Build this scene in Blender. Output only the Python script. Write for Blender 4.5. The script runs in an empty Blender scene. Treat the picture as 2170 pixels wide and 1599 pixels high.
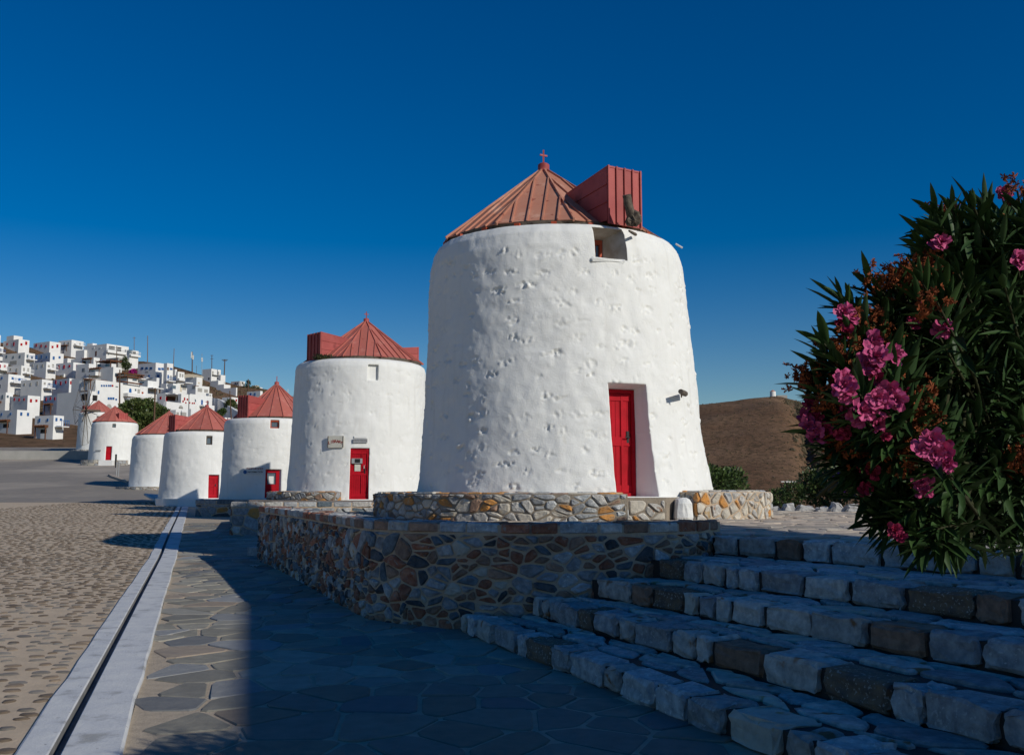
import bpy, math, random
import numpy as np
from mathutils import Vector
R = math.radians
F, CX, CY, EYE = 2100.0, 1085.0, 799.5, 1.48
PITCH = math.atan(237.5 / F)
ct, st = math.cos(PITCH), math.sin(PITCH)
SUN_AZ, SUN_EL = R(52.4), R(27.5)          # azimuth measured from the -Y axis towards +X

def at(px, py, Y):
    u, v = (px - CX) / F, (CY - py) / F
    d = ct - v * st
    return Vector((u / d * Y, Y, EYE + (st + v * ct) / d * Y))

sc = bpy.context.scene
COL = sc.collection
# ---------------------------------------------------------------- camera
cd = bpy.data.cameras.new('camera')
cam = bpy.data.objects.new('camera', cd)
COL.objects.link(cam)
cam.location = (0, 0, EYE)
cam.rotation_euler = (math.pi / 2 + PITCH, 0, 0)
cd.sensor_width = 36
cd.sensor_fit = 'HORIZONTAL'
cd.lens = F / 2170 * 36
cd.clip_start = .05
cd.clip_end = 6000
sc.camera = cam
# ---------------------------------------------------------------- world and sun
w = bpy.data.worlds.new("World")
sc.world = w
w.use_nodes = True
nt = w.node_tree
nt.nodes.clear()
sky = nt.nodes.new('ShaderNodeTexSky')
sky.sky_type = 'NISHITA'
sky.sun_disc = False
sky.sun_elevation = SUN_EL
sky.sun_rotation = math.pi - SUN_AZ
sky.altitude = 0
sky.air_density = 1.0
sky.dust_density = 0.05
sky.ozone_density = 3.0
gam = nt.nodes.new('ShaderNodeGamma')
gam.inputs[1].default_value = 1.0
hs = nt.nodes.new('ShaderNodeHueSaturation')
hs.inputs['Saturation'].default_value = 1.57
hs.inputs['Value'].default_value = 1.12
hs.inputs['Hue'].default_value = 0.512
bg = nt.nodes.new('ShaderNodeBackground')
bg.inputs[1].default_value = 0.06
wo = nt.nodes.new('ShaderNodeOutputWorld')
nt.links.new(sky.outputs[0], gam.inputs[0])
nt.links.new(gam.outputs[0], hs.inputs['Color'])
nt.links.new(hs.outputs[0], bg.inputs[0])
nt.links.new(bg.outputs[0], wo.inputs[0])
ld = bpy.data.lights.new('sun', 'SUN')
ld.energy = 3.3
ld.angle = R(.53)
ld.color = (1, .955, .85)
sun = bpy.data.objects.new('sun', ld)
COL.objects.link(sun)
sd = Vector((math.sin(SUN_AZ) * math.cos(SUN_EL), -math.cos(SUN_AZ) * math.cos(SUN_EL), math.sin(SUN_EL)))
sun.rotation_euler = sd.to_track_quat('Z', 'Y').to_euler()
sun.location = (30, -30, 40)
sc.view_settings.view_transform = 'Standard'
sc.view_settings.look = 'None'
sc.view_settings.exposure = 0
sc.view_settings.gamma = 1
sc.view_settings.use_curve_mapping = False
sc.render.engine = 'CYCLES'

# ---------------------------------------------------------------- helpers
def link(name, me, parent=None, **props):
    o = bpy.data.objects.new(name, me)
    COL.objects.link(o)
    if parent is not None:
        o.parent = parent
    for k, v in props.items():
        o[k] = v
    return o

def tag(o, label, cat, group=None):
    o['label'] = label
    o['category'] = cat
    if group:
        o['group'] = group
    return o

def empty(name, label, cat, group=None, loc=None):
    return tag(link(name, None), label, cat, group)

class MB:
    def __init__(s):
        s.v, s.f, s.m, s.sm = [], [], [], []
    def add(s, vs, fs, mi=0, smooth=False):
        b = len(s.v)
        s.v.extend([tuple(p) for p in vs])
        for f in fs:
            s.f.append([b + i for i in f])
            s.m.append(mi)
            s.sm.append(smooth)
    def box(s, x0, x1, y0, y1, z0, z1, M=None, mi=0):
        vs = [(x, y, z) for z in (z0, z1) for y in (y0, y1) for x in (x0, x1)]
        if M: vs = [M(*p) for p in vs]
        s.add(vs, [(0, 2, 3, 1), (4, 5, 7, 6), (0, 1, 5, 4), (2, 6, 7, 3), (0, 4, 6, 2), (1, 3, 7, 5)], mi)
    def tube(s, pts, rad, n=8, mi=0, cap=True, smooth=True):
        pts = [Vector(p) for p in pts]
        if not hasattr(rad, '__len__'): rad = [rad] * len(pts)
        rings = []
        for i, p in enumerate(pts):
            d = (pts[min(i + 1, len(pts) - 1)] - pts[max(i - 1, 0)]).normalized()
            a = d.cross(Vector((0, 0, 1)) if abs(d.z) < .9 else Vector((1, 0, 0))).normalized()
            b = d.cross(a)
            rings.append([p + (a * math.cos(2 * math.pi * k / n) + b * math.sin(2 * math.pi * k / n)) * rad[i] for k in range(n)])
        vs = [q for r in rings for q in r]
        fs = []
        for i in range(len(pts) - 1):
            for k in range(n):
                k2 = (k + 1) % n
                fs.append((i * n + k, i * n + k2, (i + 1) * n + k2, (i + 1) * n + k))
        s.add(vs, fs, mi, smooth)
        if cap:
            s.add(rings[0], [tuple(range(n))[::-1]], mi)
            s.add(rings[-1], [tuple(range(n))], mi)
    def mesh(s, name, mats):
        me = bpy.data.meshes.new(name)
        me.from_pydata(s.v, [], s.f)
        for m in (mats if isinstance(mats, (list, tuple)) else [mats]):
            me.materials.append(m)
        if s.f:
            me.polygons.foreach_set('material_index', s.m)
            me.polygons.foreach_set('use_smooth', s.sm)
        me.update()
        return me
    def build(s, name, mats, parent=None, **props):
        return link(name, s.mesh(name, mats), parent, **props)

MATS = {}
def mat(name, col, col2=None, scale=6, rough=.85, bump=.3, bscale=25, bdist=.01, metal=0, detail=6, col3=None, spots=None, spec=.3, rand=0.0, streak=None):
    if name in MATS: return MATS[name]
    m = bpy.data.materials.new(name)
    m.use_nodes = True
    n = m.node_tree
    N, L = n.nodes, n.links
    p = N['Principled BSDF']
    p.inputs['Roughness'].default_value = rough
    p.inputs['Metallic'].default_value = metal
    p.inputs['Specular IOR Level'].default_value = spec
    geo = N.new('ShaderNodeNewGeometry')
    col2 = col2 or tuple(c * .8 for c in col)
    nz = N.new('ShaderNodeTexNoise')
    nz.inputs['Scale'].default_value = scale
    nz.inputs['Detail'].default_value = detail
    nz.inputs['Roughness'].default_value = .6
    L.new(geo.outputs['Position'], nz.inputs['Vector'])
    rp = N.new('ShaderNodeValToRGB')
    rp.color_ramp.elements[0].position = .32
    rp.color_ramp.elements[1].position = .68
    rp.color_ramp.elements[0].color = (*col, 1)
    rp.color_ramp.elements[1].color = (*col2, 1)
    if col3:
        e = rp.color_ramp.elements.new(.55)
        e.color = (*col3, 1)
    L.new(nz.outputs['Fac'], rp.inputs['Fac'])
    out = rp.outputs['Color']
    if streak:
        mp = N.new('ShaderNodeMapping'); mp.inputs['Scale'].default_value = (7, 7, .55)
        L.new(geo.outputs['Position'], mp.inputs['Vector'])
        n5 = N.new('ShaderNodeTexNoise'); n5.inputs['Scale'].default_value = 1; n5.inputs['Detail'].default_value = 7
        L.new(mp.outputs[0], n5.inputs['Vector'])
        r5 = N.new('ShaderNodeValToRGB'); r5.color_ramp.elements[0].position = .54; r5.color_ramp.elements[1].position = .78
        L.new(n5.outputs['Fac'], r5.inputs['Fac'])
        m5_ = N.new('ShaderNodeMixRGB'); m5_.inputs['Color2'].default_value = (*streak, 1)
        L.new(r5.outputs['Color'], m5_.inputs['Fac']); L.new(out, m5_.inputs['Color1'])
        out = m5_.outputs['Color']
    if spots:
        n2 = N.new('ShaderNodeTexNoise')
        n2.inputs['Scale'].default_value = spots[1]
        n2.inputs['Detail'].default_value = 3
        L.new(geo.outputs['Position'], n2.inputs['Vector'])
        r2 = N.new('ShaderNodeValToRGB')
        r2.color_ramp.elements[0].position = spots[2]
        r2.color_ramp.elements[1].position = spots[2] + .06
        L.new(n2.outputs['Fac'], r2.inputs['Fac'])
        mx = N.new('ShaderNodeMixRGB')
        L.new(r2.outputs['Color'], mx.inputs['Fac'])
        L.new(out, mx.inputs['Color1'])
        mx.inputs['Color2'].default_value = (*spots[0], 1)
        out = mx.outputs['Color']
    if rand:
        oi = N.new('ShaderNodeObjectInfo')
        mr = N.new('ShaderNodeMapRange')
        mr.inputs[3].default_value = 1 - rand
        mr.inputs[4].default_value = 1 + rand
        L.new(oi.outputs['Random'], mr.inputs[0])
        h2 = N.new('ShaderNodeHueSaturation')
        L.new(mr.outputs[0], h2.inputs['Value'])
        L.new(out, h2.inputs['Color'])
        out = h2.outputs['Color']
    L.new(out, p.inputs['Base Color'])
    if bump:
        n3 = N.new('ShaderNodeTexNoise')
        n3.inputs['Scale'].default_value = bscale
        n3.inputs['Detail'].default_value = 8
        n3.inputs['Roughness'].default_value = .65
        L.new(geo.outputs['Position'], n3.inputs['Vector'])
        b = N.new('ShaderNodeBump')
        b.inputs['Strength'].default_value = bump
        b.inputs['Distance'].default_value = bdist
        L.new(n3.outputs['Fac'], b.inputs['Height'])
        L.new(b.outputs[0], p.inputs['Normal'])
    MATS[name] = m
    return m

# --- numpy value noise
def _h(ix, iy, iz, seed):
    n = (ix * 374761393 + iy * 668265263 + iz * 2147483647 + seed * 1274126177) & 0xffffffff
    n = ((n ^ (n >> 13)) * 1274126177) & 0xffffffff
    n = (n ^ (n >> 16)) & 0xffff
    return n / 65535.0
def vnoise(x, y, z, seed=0):
    x, y, z = np.broadcast_arrays(np.asarray(x, float), y, z)
    ix, iy, iz = np.floor(x).astype(np.int64), np.floor(y).astype(np.int64), np.floor(z).astype(np.int64)
    fx, fy, fz = x - ix, y - iy, z - iz
    fx, fy, fz = [f * f * (3 - 2 * f) for f in (fx, fy, fz)]
    r = 0
    for a in (0, 1):
        for b in (0, 1):
            for c in (0, 1):
                r = r + _h(ix + a, iy + b, iz + c, seed) * (fx if a else 1 - fx) * (fy if b else 1 - fy) * (fz if c else 1 - fz)
    return r * 2 - 1
def fbm(x, y, z, seed=0, o=4):
    r, a = 0, 1.0
    for i in range(o):
        r = r + a * vnoise(x * 2**i, y * 2**i, z * 2**i, seed + i)
        a *= .5
    return r

def grid_mesh(name, xs, ys, zf, m, parent=None, smooth=True, **props):
    X, Yv = np.meshgrid(xs, ys)
    Z = zf(X, Yv)
    v = np.stack([X, Yv, Z], -1).reshape(-1, 3)
    nx, ny = len(xs), len(ys)
    i = np.arange(nx - 1)[None, :] + np.arange(ny - 1)[:, None] * nx
    f = np.stack([i, i + 1, i + nx + 1, i + nx], -1).reshape(-1, 4)
    me = bpy.data.meshes.new(name)
    me.from_pydata(v.tolist(), [], f.tolist())
    me.polygons.foreach_set('use_smooth', [smooth] * len(f))
    me.materials.append(m)
    return link(name, me, parent, **props)

def clip(poly, a, b, c):            # keep a*x+b*y<=c
    out = []
    n = len(poly)
    for i in range(n):
        p, q = poly[i], poly[(i + 1) % n]
        dp, dq = a * p[0] + b * p[1] - c, a * q[0] + b * q[1] - c
        if dp <= 0: out.append(p)
        if (dp < 0 < dq) or (dq < 0 < dp):
            t = dp / (dp - dq)
            out.append((p[0] + (q[0] - p[0]) * t, p[1] + (q[1] - p[1]) * t))
    return out
def area(p):
    return .5 * abs(sum(p[i][0] * p[(i + 1) % len(p)][1] - p[(i + 1) % len(p)][0] * p[i][1] for i in range(len(p))))
def cells(x0, x1, y0, y1, cx, cy, gap, rng, jit=.42, drop=.2, keep=None, vary=False):
    """irregular polygons filling a rectangle, with joints of width gap"""
    nx, ny = max(1, round((x1 - x0) / cx)), max(1, round((y1 - y0) / cy))
    rr = 3 if not vary else 5
    vs_ = rng.randrange(1000)
    dx, dy = (x1 - x0) / nx, (y1 - y0) / ny
    S = {}
    for j in range(-1, ny + 1):
        for i in range(-1, nx + 1):
            dp = drop if not vary else drop + vary * float(vnoise(i * .33, j * .33, vs_ * 1.37, 3))
            if rng.random() < dp: continue
            S[i, j] = (x0 + (i + .5 + (.5 if j % 2 else 0) * .6 + rng.uniform(-jit, jit)) * dx, y0 + (j + .5 + rng.uniform(-jit, jit)) * dy)
    k = dx / dy
    out = []
    for (i, j), p in S.items():
        if keep and not keep(p[0], p[1]): continue
        poly = [(x0 + gap / 2, y0 + gap / 2), (x1 - gap / 2, y0 + gap / 2), (x1 - gap / 2, y1 - gap / 2), (x0 + gap / 2, y1 - gap / 2)]
        for a in range(-rr, rr + 1):
            for b in range(-rr, rr + 1):
                q = S.get((i + a, j + b))
                if (a or b) and q:
                    # metric scaled so that cells keep the wanted aspect
                    ex, ey = (q[0] - p[0]), (q[1] - p[1]) * k * k
                    L = math.hypot(ex, ey)
                    mx, my = (p[0] + q[0]) / 2, (p[1] + q[1]) / 2
                    poly = clip(poly, ex / L, ey / L, (ex * mx + ey * my) / L - gap / 2)
                    if len(poly) < 3: break
            if len(poly) < 3: break
        if len(poly) >= 3 and area(poly) > .12 * dx * dy and len(poly) < 12:
            out.append(poly)
    return out
def chaikin(poly, t=.18):
    o = []
    for i in range(len(poly)):
        p, q = poly[i], poly[(i + 1) % len(poly)]
        o.append((p[0] + (q[0] - p[0]) * t, p[1] + (q[1] - p[1]) * t))
        o.append((p[0] + (q[0] - p[0]) * (1 - t), p[1] + (q[1] - p[1]) * (1 - t)))
    return o
def ccw(p):
    s = sum(p[i][0] * p[(i + 1) % len(p)][1] - p[(i + 1) % len(p)][0] * p[i][1] for i in range(len(p)))
    return p if s > 0 else p[::-1]
def stone(mb, poly, h0, h1, M, rng, bev=.012, rough=.006, mi=0, rnd=.18, dome=.0):
    """one stone: polygon in (u,v), standing from h0 to h1 along the normal"""
    poly = ccw(poly)
    if rnd: poly = chaikin(poly, rnd)
    n = len(poly)
    cx, cy = sum(p[0] for p in poly) / n, sum(p[1] for p in poly) / n
    sz = math.sqrt(area(poly))
    k = max(.3, 1 - 2.2 * bev / max(sz, .02))
    tx, ty = rng.uniform(-rough, rough) / max(sz, .05), rng.uniform(-rough, rough) / max(sz, .05)
    vs = [M(p[0], p[1], h0) for p in poly]
    vs += [M(p[0], p[1], h1 - bev + tx * (p[0] - cx) + ty * (p[1] - cy)) for p in poly]
    vs += [M(cx + (p[0] - cx) * k, cy + (p[1] - cy) * k, h1 + tx * (p[0] - cx) + ty * (p[1] - cy) + rng.uniform(-rough, rough) * .6) for p in poly]
    vs.append(M(cx + rng.uniform(-.15, .15) * sz, cy + rng.uniform(-.15, .15) * sz, h1 + dome + rng.uniform(-rough, rough)))
    fs = []
    for i in range(n):
        j = (i + 1) % n
        fs += [(i, j, n + j, n + i), (n + i, n + j, 2 * n + j, 2 * n + i), (2 * n + i, 2 * n + j, 3 * n)]
    mb.add(vs, fs, mi)

def stones(name, polys, M, mats, parent, rng, lim=300, h=(.015, .035), h0=-.03, key=None, wts=None, **kw):
    """the stones that show largest as objects of their own, the rest joined"""
    order = sorted(range(len(polys)), key=key or (lambda i: 0))
    mb = MB()
    for r, i in enumerate(order):
        mi = rng.choices(range(len(mats)), wts)[0]
        hh = rng.uniform(*h)
        if r < lim:
            one = MB()
            stone(one, polys[i], h0, hh, M, rng, **kw)
            one.build(name, mats[mi], parent)
        else:
            stone(mb, polys[i], h0, hh, M, rng, mi=mi, **kw)
    if mb.v:
        mb.build(name + '_field', mats, parent, kind='stuff')

# ---------------------------------------------------------------- materials
WHITE = mat('whitewash', (.80, .795, .765), (.745, .74, .71), scale=1.6, bump=.8, bscale=34, bdist=.010, rough=.9, spec=.1, spots=((.68, .665, .62), 5.0, .70), streak=(.70, .69, .655))
WHITEF = mat('painted_plaster', (.80, .79, .77), (.72, .71, .69), scale=.5, bump=0, rough=.9, spec=.1)
CREAM = mat('cream_plaster', (.60, .50, .36), (.66, .58, .45), scale=.6, bump=0)
GREYC = mat('bare_concrete', (.33, .32, .29), (.40, .38, .35), scale=1, bump=0)
SG = mat('grey_stone', (.42, .41, .39), (.20, .205, .21), scale=12, bump=.9, bscale=22, bdist=.02, col3=(.24, .25, .26), rand=.22, spots=((.38, .36, .32), 14, .66))
SBL = mat('bluish_stone', (.20, .245, .27), (.07, .095, .12), scale=12, bump=.9, bscale=26, bdist=.02, rand=.25)
SDK = mat('dark_slate_stone', (.035, .045, .055), (.11, .115, .12), scale=14, bump=.9, bscale=30, bdist=.02, rand=.3)
SRU = mat('rusty_stone', (.23, .065, .035), (.42, .21, .13), scale=13, bump=.9, bscale=28, bdist=.02, rand=.25, spots=((.30, .24, .20), 20, .62))
SBR = mat('brown_stone', (.40, .25, .17), (.19, .12, .085), scale=12, bump=.9, bscale=24, bdist=.02, rand=.25)
SOC = mat('ochre_stone', (.62, .27, .06), (.42, .30, .19), scale=7, bump=.9, bscale=22, bdist=.02, col3=(.44, .22, .08), rand=.2)
SPA = mat('pale_stone', (.62, .56, .46), (.42, .38, .32), scale=8, bump=.9, bscale=22, bdist=.02, rand=.18, spots=((.44, .30, .15), 6, .64))
SWG = mat('weathered_limestone', (.62, .58, .52), (.31, .30, .28), scale=14, bump=1, bscale=20, bdist=.03, rand=.25, spots=((.30, .15, .07), 5, .62))
SLB = mat('light_bluish_stone', (.54, .54, .52), (.25, .26, .27), scale=13, bump=1, bscale=18, bdist=.03, rand=.28, spots=((.58, .57, .54), 34, .60))
SSP = mat('speckled_stone', (.22, .15, .09), (.10, .085, .075), scale=12, bump=1, bscale=24, bdist=.025, rand=.2, spots=((.36, .33, .28), 45, .60))
MORT = mat('sandy_mortar', (.56, .43, .30), (.42, .32, .23), scale=8, bump=1, bscale=40, bdist=.015)
MORG = mat('grey_mortar', (.32, .265, .20), (.21, .175, .14), scale=8, bump=1, bscale=40, bdist=.015)
MDK = mat('dark_joint_mortar', (.055, .05, .045), (.035, .033, .03), scale=8, bump=.8, bscale=40)
FL1 = mat('olive_flagstone', (.34, .315, .255), (.24, .225, .185), scale=6, bump=.6, bscale=16, bdist=.012, rand=.25)
FL2 = mat('slate_flagstone', (.20, .205, .21), (.26, .26, .25), scale=7, bump=.6, bscale=16, bdist=.012, rand=.3)
FL3 = mat('brown_flagstone', (.34, .27, .20), (.24, .20, .16), scale=6, bump=.6, bscale=16, bdist=.012, rand=.25)
FL4 = mat('grey_flagstone', (.29, .275, .235), (.22, .21, .18), scale=6, bump=.6, bscale=16, bdist=.012, rand=.25)
FLJ = mat('flagstone_joint', (.50, .41, .30), (.38, .31, .23), scale=10, bump=.8, bscale=50)
PZ1 = mat('plaza_stone', (.56, .46, .36), (.40, .33, .26), scale=5, bump=.8, bscale=14, bdist=.02, rand=.2)
PZ2 = mat('plaza_stone_grey', (.48, .42, .35), (.34, .30, .25), scale=5, bump=.8, bscale=14, bdist=.02, rand=.2)
PZJ = mat('plaza_joint', (.30, .24, .18), (.2, .165, .13), scale=8, bump=.8, bscale=30)
ROADM = mat('cobble_mortar', (.60, .47, .33), (.47, .37, .26), scale=2.5, bump=.7, bscale=30, bdist=.012)
COBM = mat('dark_cobble', (.15, .11, .075), (.26, .20, .14), scale=4, bump=.5, bscale=40, rand=.3, rough=.7)
COBG = mat('grey_cobble', (.20, .18, .155), (.28, .24, .19), scale=4, bump=.5, bscale=40, rand=.3, rough=.7)
ASPH = mat('asphalt', (.42, .36, .29), (.28, .245, .205), scale=.10, bump=.5, bscale=14, bdist=.02, col3=(.25, .22, .185), spots=((.33, .28, .22), .9, .60))
KERB = mat('worn_white_paint', (.64, .64, .62), (.36, .36, .35), scale=3.5, bump=.6, bscale=22, col3=(.55, .56, .57), spots=((.30, .30, .30), 18, .68))
RED = mat('red_roof_sheet', (.45, .19, .125), (.56, .31, .225), scale=2.2, rough=.7, bump=.3, bscale=5, col3=(.47, .215, .145), spec=.2, rand=.12, spots=((.30, .10, .07), 7, .64))
REDR = mat('faded_red_sheet', (.44, .135, .10), (.52, .20, .155), scale=2.2, rough=.65, bump=.3, bscale=5, col3=(.43, .13, .105), spec=.2, rand=.12, spots=((.34, .09, .065), 5, .64))
REDB = mat('bright_red_sheet', (.33, .06, .055), (.24, .045, .042), scale=2, rough=.55, bump=.25, bscale=5, spec=.25, col3=(.40, .085, .075), rand=.1)
REDD = mat('red_door_paint', (.46, .006, .018), (.34, .005, .012), scale=4, rough=.6, bump=.25, bscale=30, spec=.12)
REDW = mat('orange_red_window_paint', (.42, .075, .03), (.30, .05, .02), scale=5, rough=.6)
WOOD = mat('old_timber', (.16, .13, .10), (.07, .055, .045), scale=14, bump=1, bscale=40, bdist=.01)
DIRT = mat('grimy_plaster', (.36, .31, .25), (.55, .52, .47), scale=4, bump=.6, bscale=20)
BLUE = mat('blue_paint', (.03, .13, .36), rough=.6, bump=0)
BROWN = mat('brown_pergola_wood', (.17, .065, .03), (.10, .045, .025), bump=0)
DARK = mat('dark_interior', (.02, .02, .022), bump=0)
GLASS = mat('window_glass', (.10, .13, .16), (.13, .17, .2), rough=.12, bump=0, spec=.6)
PAPER = mat('white_notice_paper', (.72, .72, .68), (.66, .66, .64), scale=3, bump=0)
BOARD = mat('sign_board', (.62, .60, .52), (.50, .48, .42), scale=10, bump=.2)
LETR = mat('red_lettering', (.30, .04, .03), bump=0)
LETB = mat('dark_lettering', (.04, .04, .05), bump=0)
METAL = mat('galvanised_metal', (.42, .42, .42), (.34, .34, .34), rough=.5, metal=.5, bump=0)
BLACK = mat('black_metal', (.015, .015, .017), rough=.5, bump=0)
POLE = mat('wooden_pole', (.13, .075, .045), (.09, .055, .035), scale=3, bump=0)
GROOVE = mat('gutter_painted_shade', (.17, .17, .17), (.26, .255, .25), scale=6, bump=.6, bscale=25)  # kerb gutter: its shade is put into this darker colour

# ---------------------------------------------------------------- ground levels
SY = [-60, 22, 30, 45, 60, 66, 76, 95, 110, 130, 140]
SZ = [0, 0, .2, .4, .72, .97, 1.72, 3.1, 4.2, 6.4, 7.4]
def S(y): return np.interp(y, SY, SZ)
def kx(y): return -3.66 - .317 * (y - 8.5)              # outer (road side) edge of the kerb
LT_P = [-400, 0, 100, 170, 300, 400, 450, 500, 560, 620, 700, 900, 1100, 3000]
LT_Y = [700, 722, 742, 757, 764, 786, 800, 814, 823, 839, 880, 980, 1030, 1036]
RT_P = [-3000, 1000, 1400, 1480, 1550, 1600, 1640, 1665, 1700, 1740, 1800, 1900, 2000, 2200, 3500]
RT_Y = [1040, 960, 878, 863, 853, 844, 839, 841, 851, 866, 884, 905, 918, 935, 975]
def ll(px_y): return (st + (CY - px_y) / F * ct) / (ct - (CY - px_y) / F * st)
def T(x, y):
    x, y = np.broadcast_arrays(np.asarray(x, float), np.asarray(y, float))
    ys = np.maximum(y, 1.0)
    px = CX + F * x / np.maximum(ys, 20)
    sL = ll(np.interp(px, LT_P, LT_Y))
    sR = ll(np.interp(px, RT_P, RT_Y))
    # left: street, then the town hill
    t = np.clip((y - 140) / 190, 0, 1)
    s0 = (7.4 - EYE) / 140
    zl = EYE + ys * (s0 + (np.maximum(sL, .0) - s0) * t)
    zl = np.where(y < 140, S(y), zl)
    tb = np.clip((y - 330) / 500, 0, 1)
    zl = np.where(y > 330, (EYE + 330 * sL) * (1 - tb * tb * (3 - 2 * tb)) - 5 * tb, zl)
    # right: valley, then the bare hill
    zr = np.interp(y, [0, 24, 27, 60, 350], [-.3, .5, -.2, -7, -4])
    u = np.clip((y - 350) / 400, 0, 1)
    zr = np.where(y > 350, -4 + (EYE + 750 * sR + 4) * (1 - (1 - u) ** 1.5) , zr)
    ub = np.clip((y - 750) / 700, 0, 1)
    zr = np.where(y > 750, -4 + (EYE + 750 * sR + 4) * (1 - ub * ub * (3 - 2 * ub)) - 6 * ub, zr)
    a = np.clip((px - 1000) / 300, 0, 1)
    a = a * a * (3 - 2 * a)
    z = zl * (1 - a) + zr * a
    far = np.clip((y - 150) / 80, 0, 1)
    z = z + far * (fbm(x / 38, y / 38, 0 * x, 5) * .9 * np.clip(y / 400, .4, 2) - .5)
    # gullies on the right hill
    gl = np.exp(-((px - (1722 - (np.clip((y - 380) / 370, 0, 1)) * 50)) / 15) ** 2) * np.clip((y - 360) / 60, 0, 1) * np.clip((735 - y) / 120, 0, 1)
    z = z - gl * 7
    z = z + np.clip((y - 360) / 60, 0, 1) * (1 - np.clip((y - 800) / 60, 0, 1)) * a * (fbm(x / 110, y / 110, 0 * x, 15, 5) * 3.6)
    near = np.clip((140 - y) / 30, 0, 1) * (1 - a)
    return z - .06

# ---------------------------------------------------------------- terrain
def hill_material():
    m = bpy.data.materials.new('dry_hillside')
    m.use_nodes = True
    N, L = m.node_tree.nodes, m.node_tree.links
    p = N['Principled BSDF']
    p.inputs['Roughness'].default_value = .95
    p.inputs['Specular IOR Level'].default_value = .05
    g = N.new('ShaderNodeNewGeometry')
    def noise(s, d, r=.6):
        n = N.new('ShaderNodeTexNoise')
        n.inputs['Scale'].default_value = s
        n.inputs['Detail'].default_value = d
        n.inputs['Roughness'].default_value = r
        L.new(g.outputs['Position'], n.inputs['Vector'])
        return n
    a = noise(.02, 8)
    r1 = N.new('ShaderNodeValToRGB')
    r1.color_ramp.elements[0].position = .35
    r1.color_ramp.elements[0].color = (.17, .095, .056, 1)
    r1.color_ramp.elements[1].position = .65
    r1.color_ramp.elements[1].color = (.25, .155, .095, 1)
    L.new(a.outputs['Fac'], r1.inputs['Fac'])
    b = noise(.35, 10, .75)
    r2 = N.new('ShaderNodeValToRGB')
    r2.color_ramp.elements[0].position = .47
    r2.color_ramp.elements[0].color = (0, 0, 0, 1)
    r2.color_ramp.elements[1].position = .60
    r2.color_ramp.elements[1].color = (1, 1, 1, 1)
    L.new(b.outputs['Fac'], r2.inputs['Fac'])
    mx = N.new('ShaderNodeMixRGB')
    L.new(r2.outputs['Color'], mx.inputs['Fac'])
    L.new(r1.outputs['Color'], mx.inputs['Color1'])
    mx.inputs['Color2'].default_value = (.095, .065, .038, 1)
    L.new(mx.outputs[0], p.inputs['Base Color'])
    bp = N.new('ShaderNodeBump')
    bp.inputs['Strength'].default_value = 1
    bp.inputs['Distance'].default_value = 1.6
    c = noise(.25, 12, .75)
    L.new(c.outputs['Fac'], bp.inputs['Height'])
    L.new(bp.outputs[0], p.inputs['Normal'])
    return m
HILL = hill_material()
EARTH = mat('dusty_earth', (.20, .15, .10), (.15, .11, .075), scale=1.5, bump=.6, bscale=10)
avals = np.linspace(-1.3, 1.3, 330)
yv = np.concatenate([np.arange(20, 60, 2.0), np.arange(60, 150, 4.0), np.arange(150, 460, 6.0), np.arange(460, 900, 10.0), np.arange(900, 2600, 60.0)])
A, YY = np.meshgrid(avals, yv)
XX = A * YY
ZZ = T(XX, YY)
ver = np.stack([XX, YY, ZZ], -1).reshape(-1, 3)
i_ = np.arange(len(avals) - 1)[None, :] + np.arange(len(yv) - 1)[:, None] * len(avals)
fc = np.stack([i_, i_ + 1, i_ + len(avals) + 1, i_ + len(avals)], -1).reshape(-1, 4)
me = bpy.data.meshes.new('hills')
me.from_pydata(ver.tolist(), [], fc.tolist())
me.polygons.foreach_set('use_smooth', [True] * len(fc))
me.materials.append(HILL)
link('hills', me, kind='structure')
grid_mesh('ground', np.linspace(-60, 60, 13), np.linspace(-60, 20.01, 9), lambda x, y: x * 0 - .08, EARTH, kind='structure')

# ---------------------------------------------------------------- road, kerb, pavement
def strip_sheet(name, ys, xl, xr, z, m, nx=2, **p):
    mb = MB()
    for y in ys:
        for k in range(nx):
            x = xl(y) + (xr(y) - xl(y)) * k / (nx - 1)
            mb.v.append((x, y, z(x, y)))
    for j in range(len(ys) - 1):
        for k in range(nx - 1):
            a = j * nx + k
            mb.f.append([a, a + 1, a + nx + 1, a + nx]); mb.m.append(0); mb.sm.append(False)
    return mb.build(name, m, **p)
ys1 = list(range(-12, 62, 2))
road = strip_sheet('road', ys1, lambda y: -60, kx, lambda x, y: float(S(y)), ROADM, kind='structure')
ys2 = list(range(60, 142, 2))
strip_sheet('asphalt_road', ys2, lambda y: -95, lambda y: kx(y) + (y - 60) * .25 + 3, lambda x, y: float(S(y)) + .004, ASPH, kind='structure')
pave = strip_sheet('pavement', ys1, lambda y: kx(y) + .60, lambda y: 9 if y < 22 else (-5.5 if y < 32 else -.16 * y), lambda x, y: float(S(y)) + .004, FLJ, kind='structure')
mb = MB()
prof = [(0, -.05), (0, .018), (.015, .028), (.19, .028), (.20, .02), (.20, -.045), (.272, -.045), (.272, .032), (.282, .042), (.585, .042), (.60, .03), (.60, -.05)]
rk = random.Random(3)
yk = [y for y in np.arange(-12, 60.1, .8)]
for y in yk:
    wob = rk.uniform(-.012, .012)
    for i, (p, z) in enumerate(prof):
        mb.v.append((kx(y) + p + (wob if i in (0, 1, 2, 9, 10, 11) else 0), y, float(S(y)) + z + rk.uniform(-.003, .003)))
npf = len(prof)
for j in range(len(yk) - 1):
    for k in range(npf - 1):
        a = j * npf + k
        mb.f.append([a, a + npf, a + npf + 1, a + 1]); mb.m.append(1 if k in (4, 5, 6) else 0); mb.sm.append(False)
mb.build('kerb', [KERB, GROOVE], kind='structure')

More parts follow.
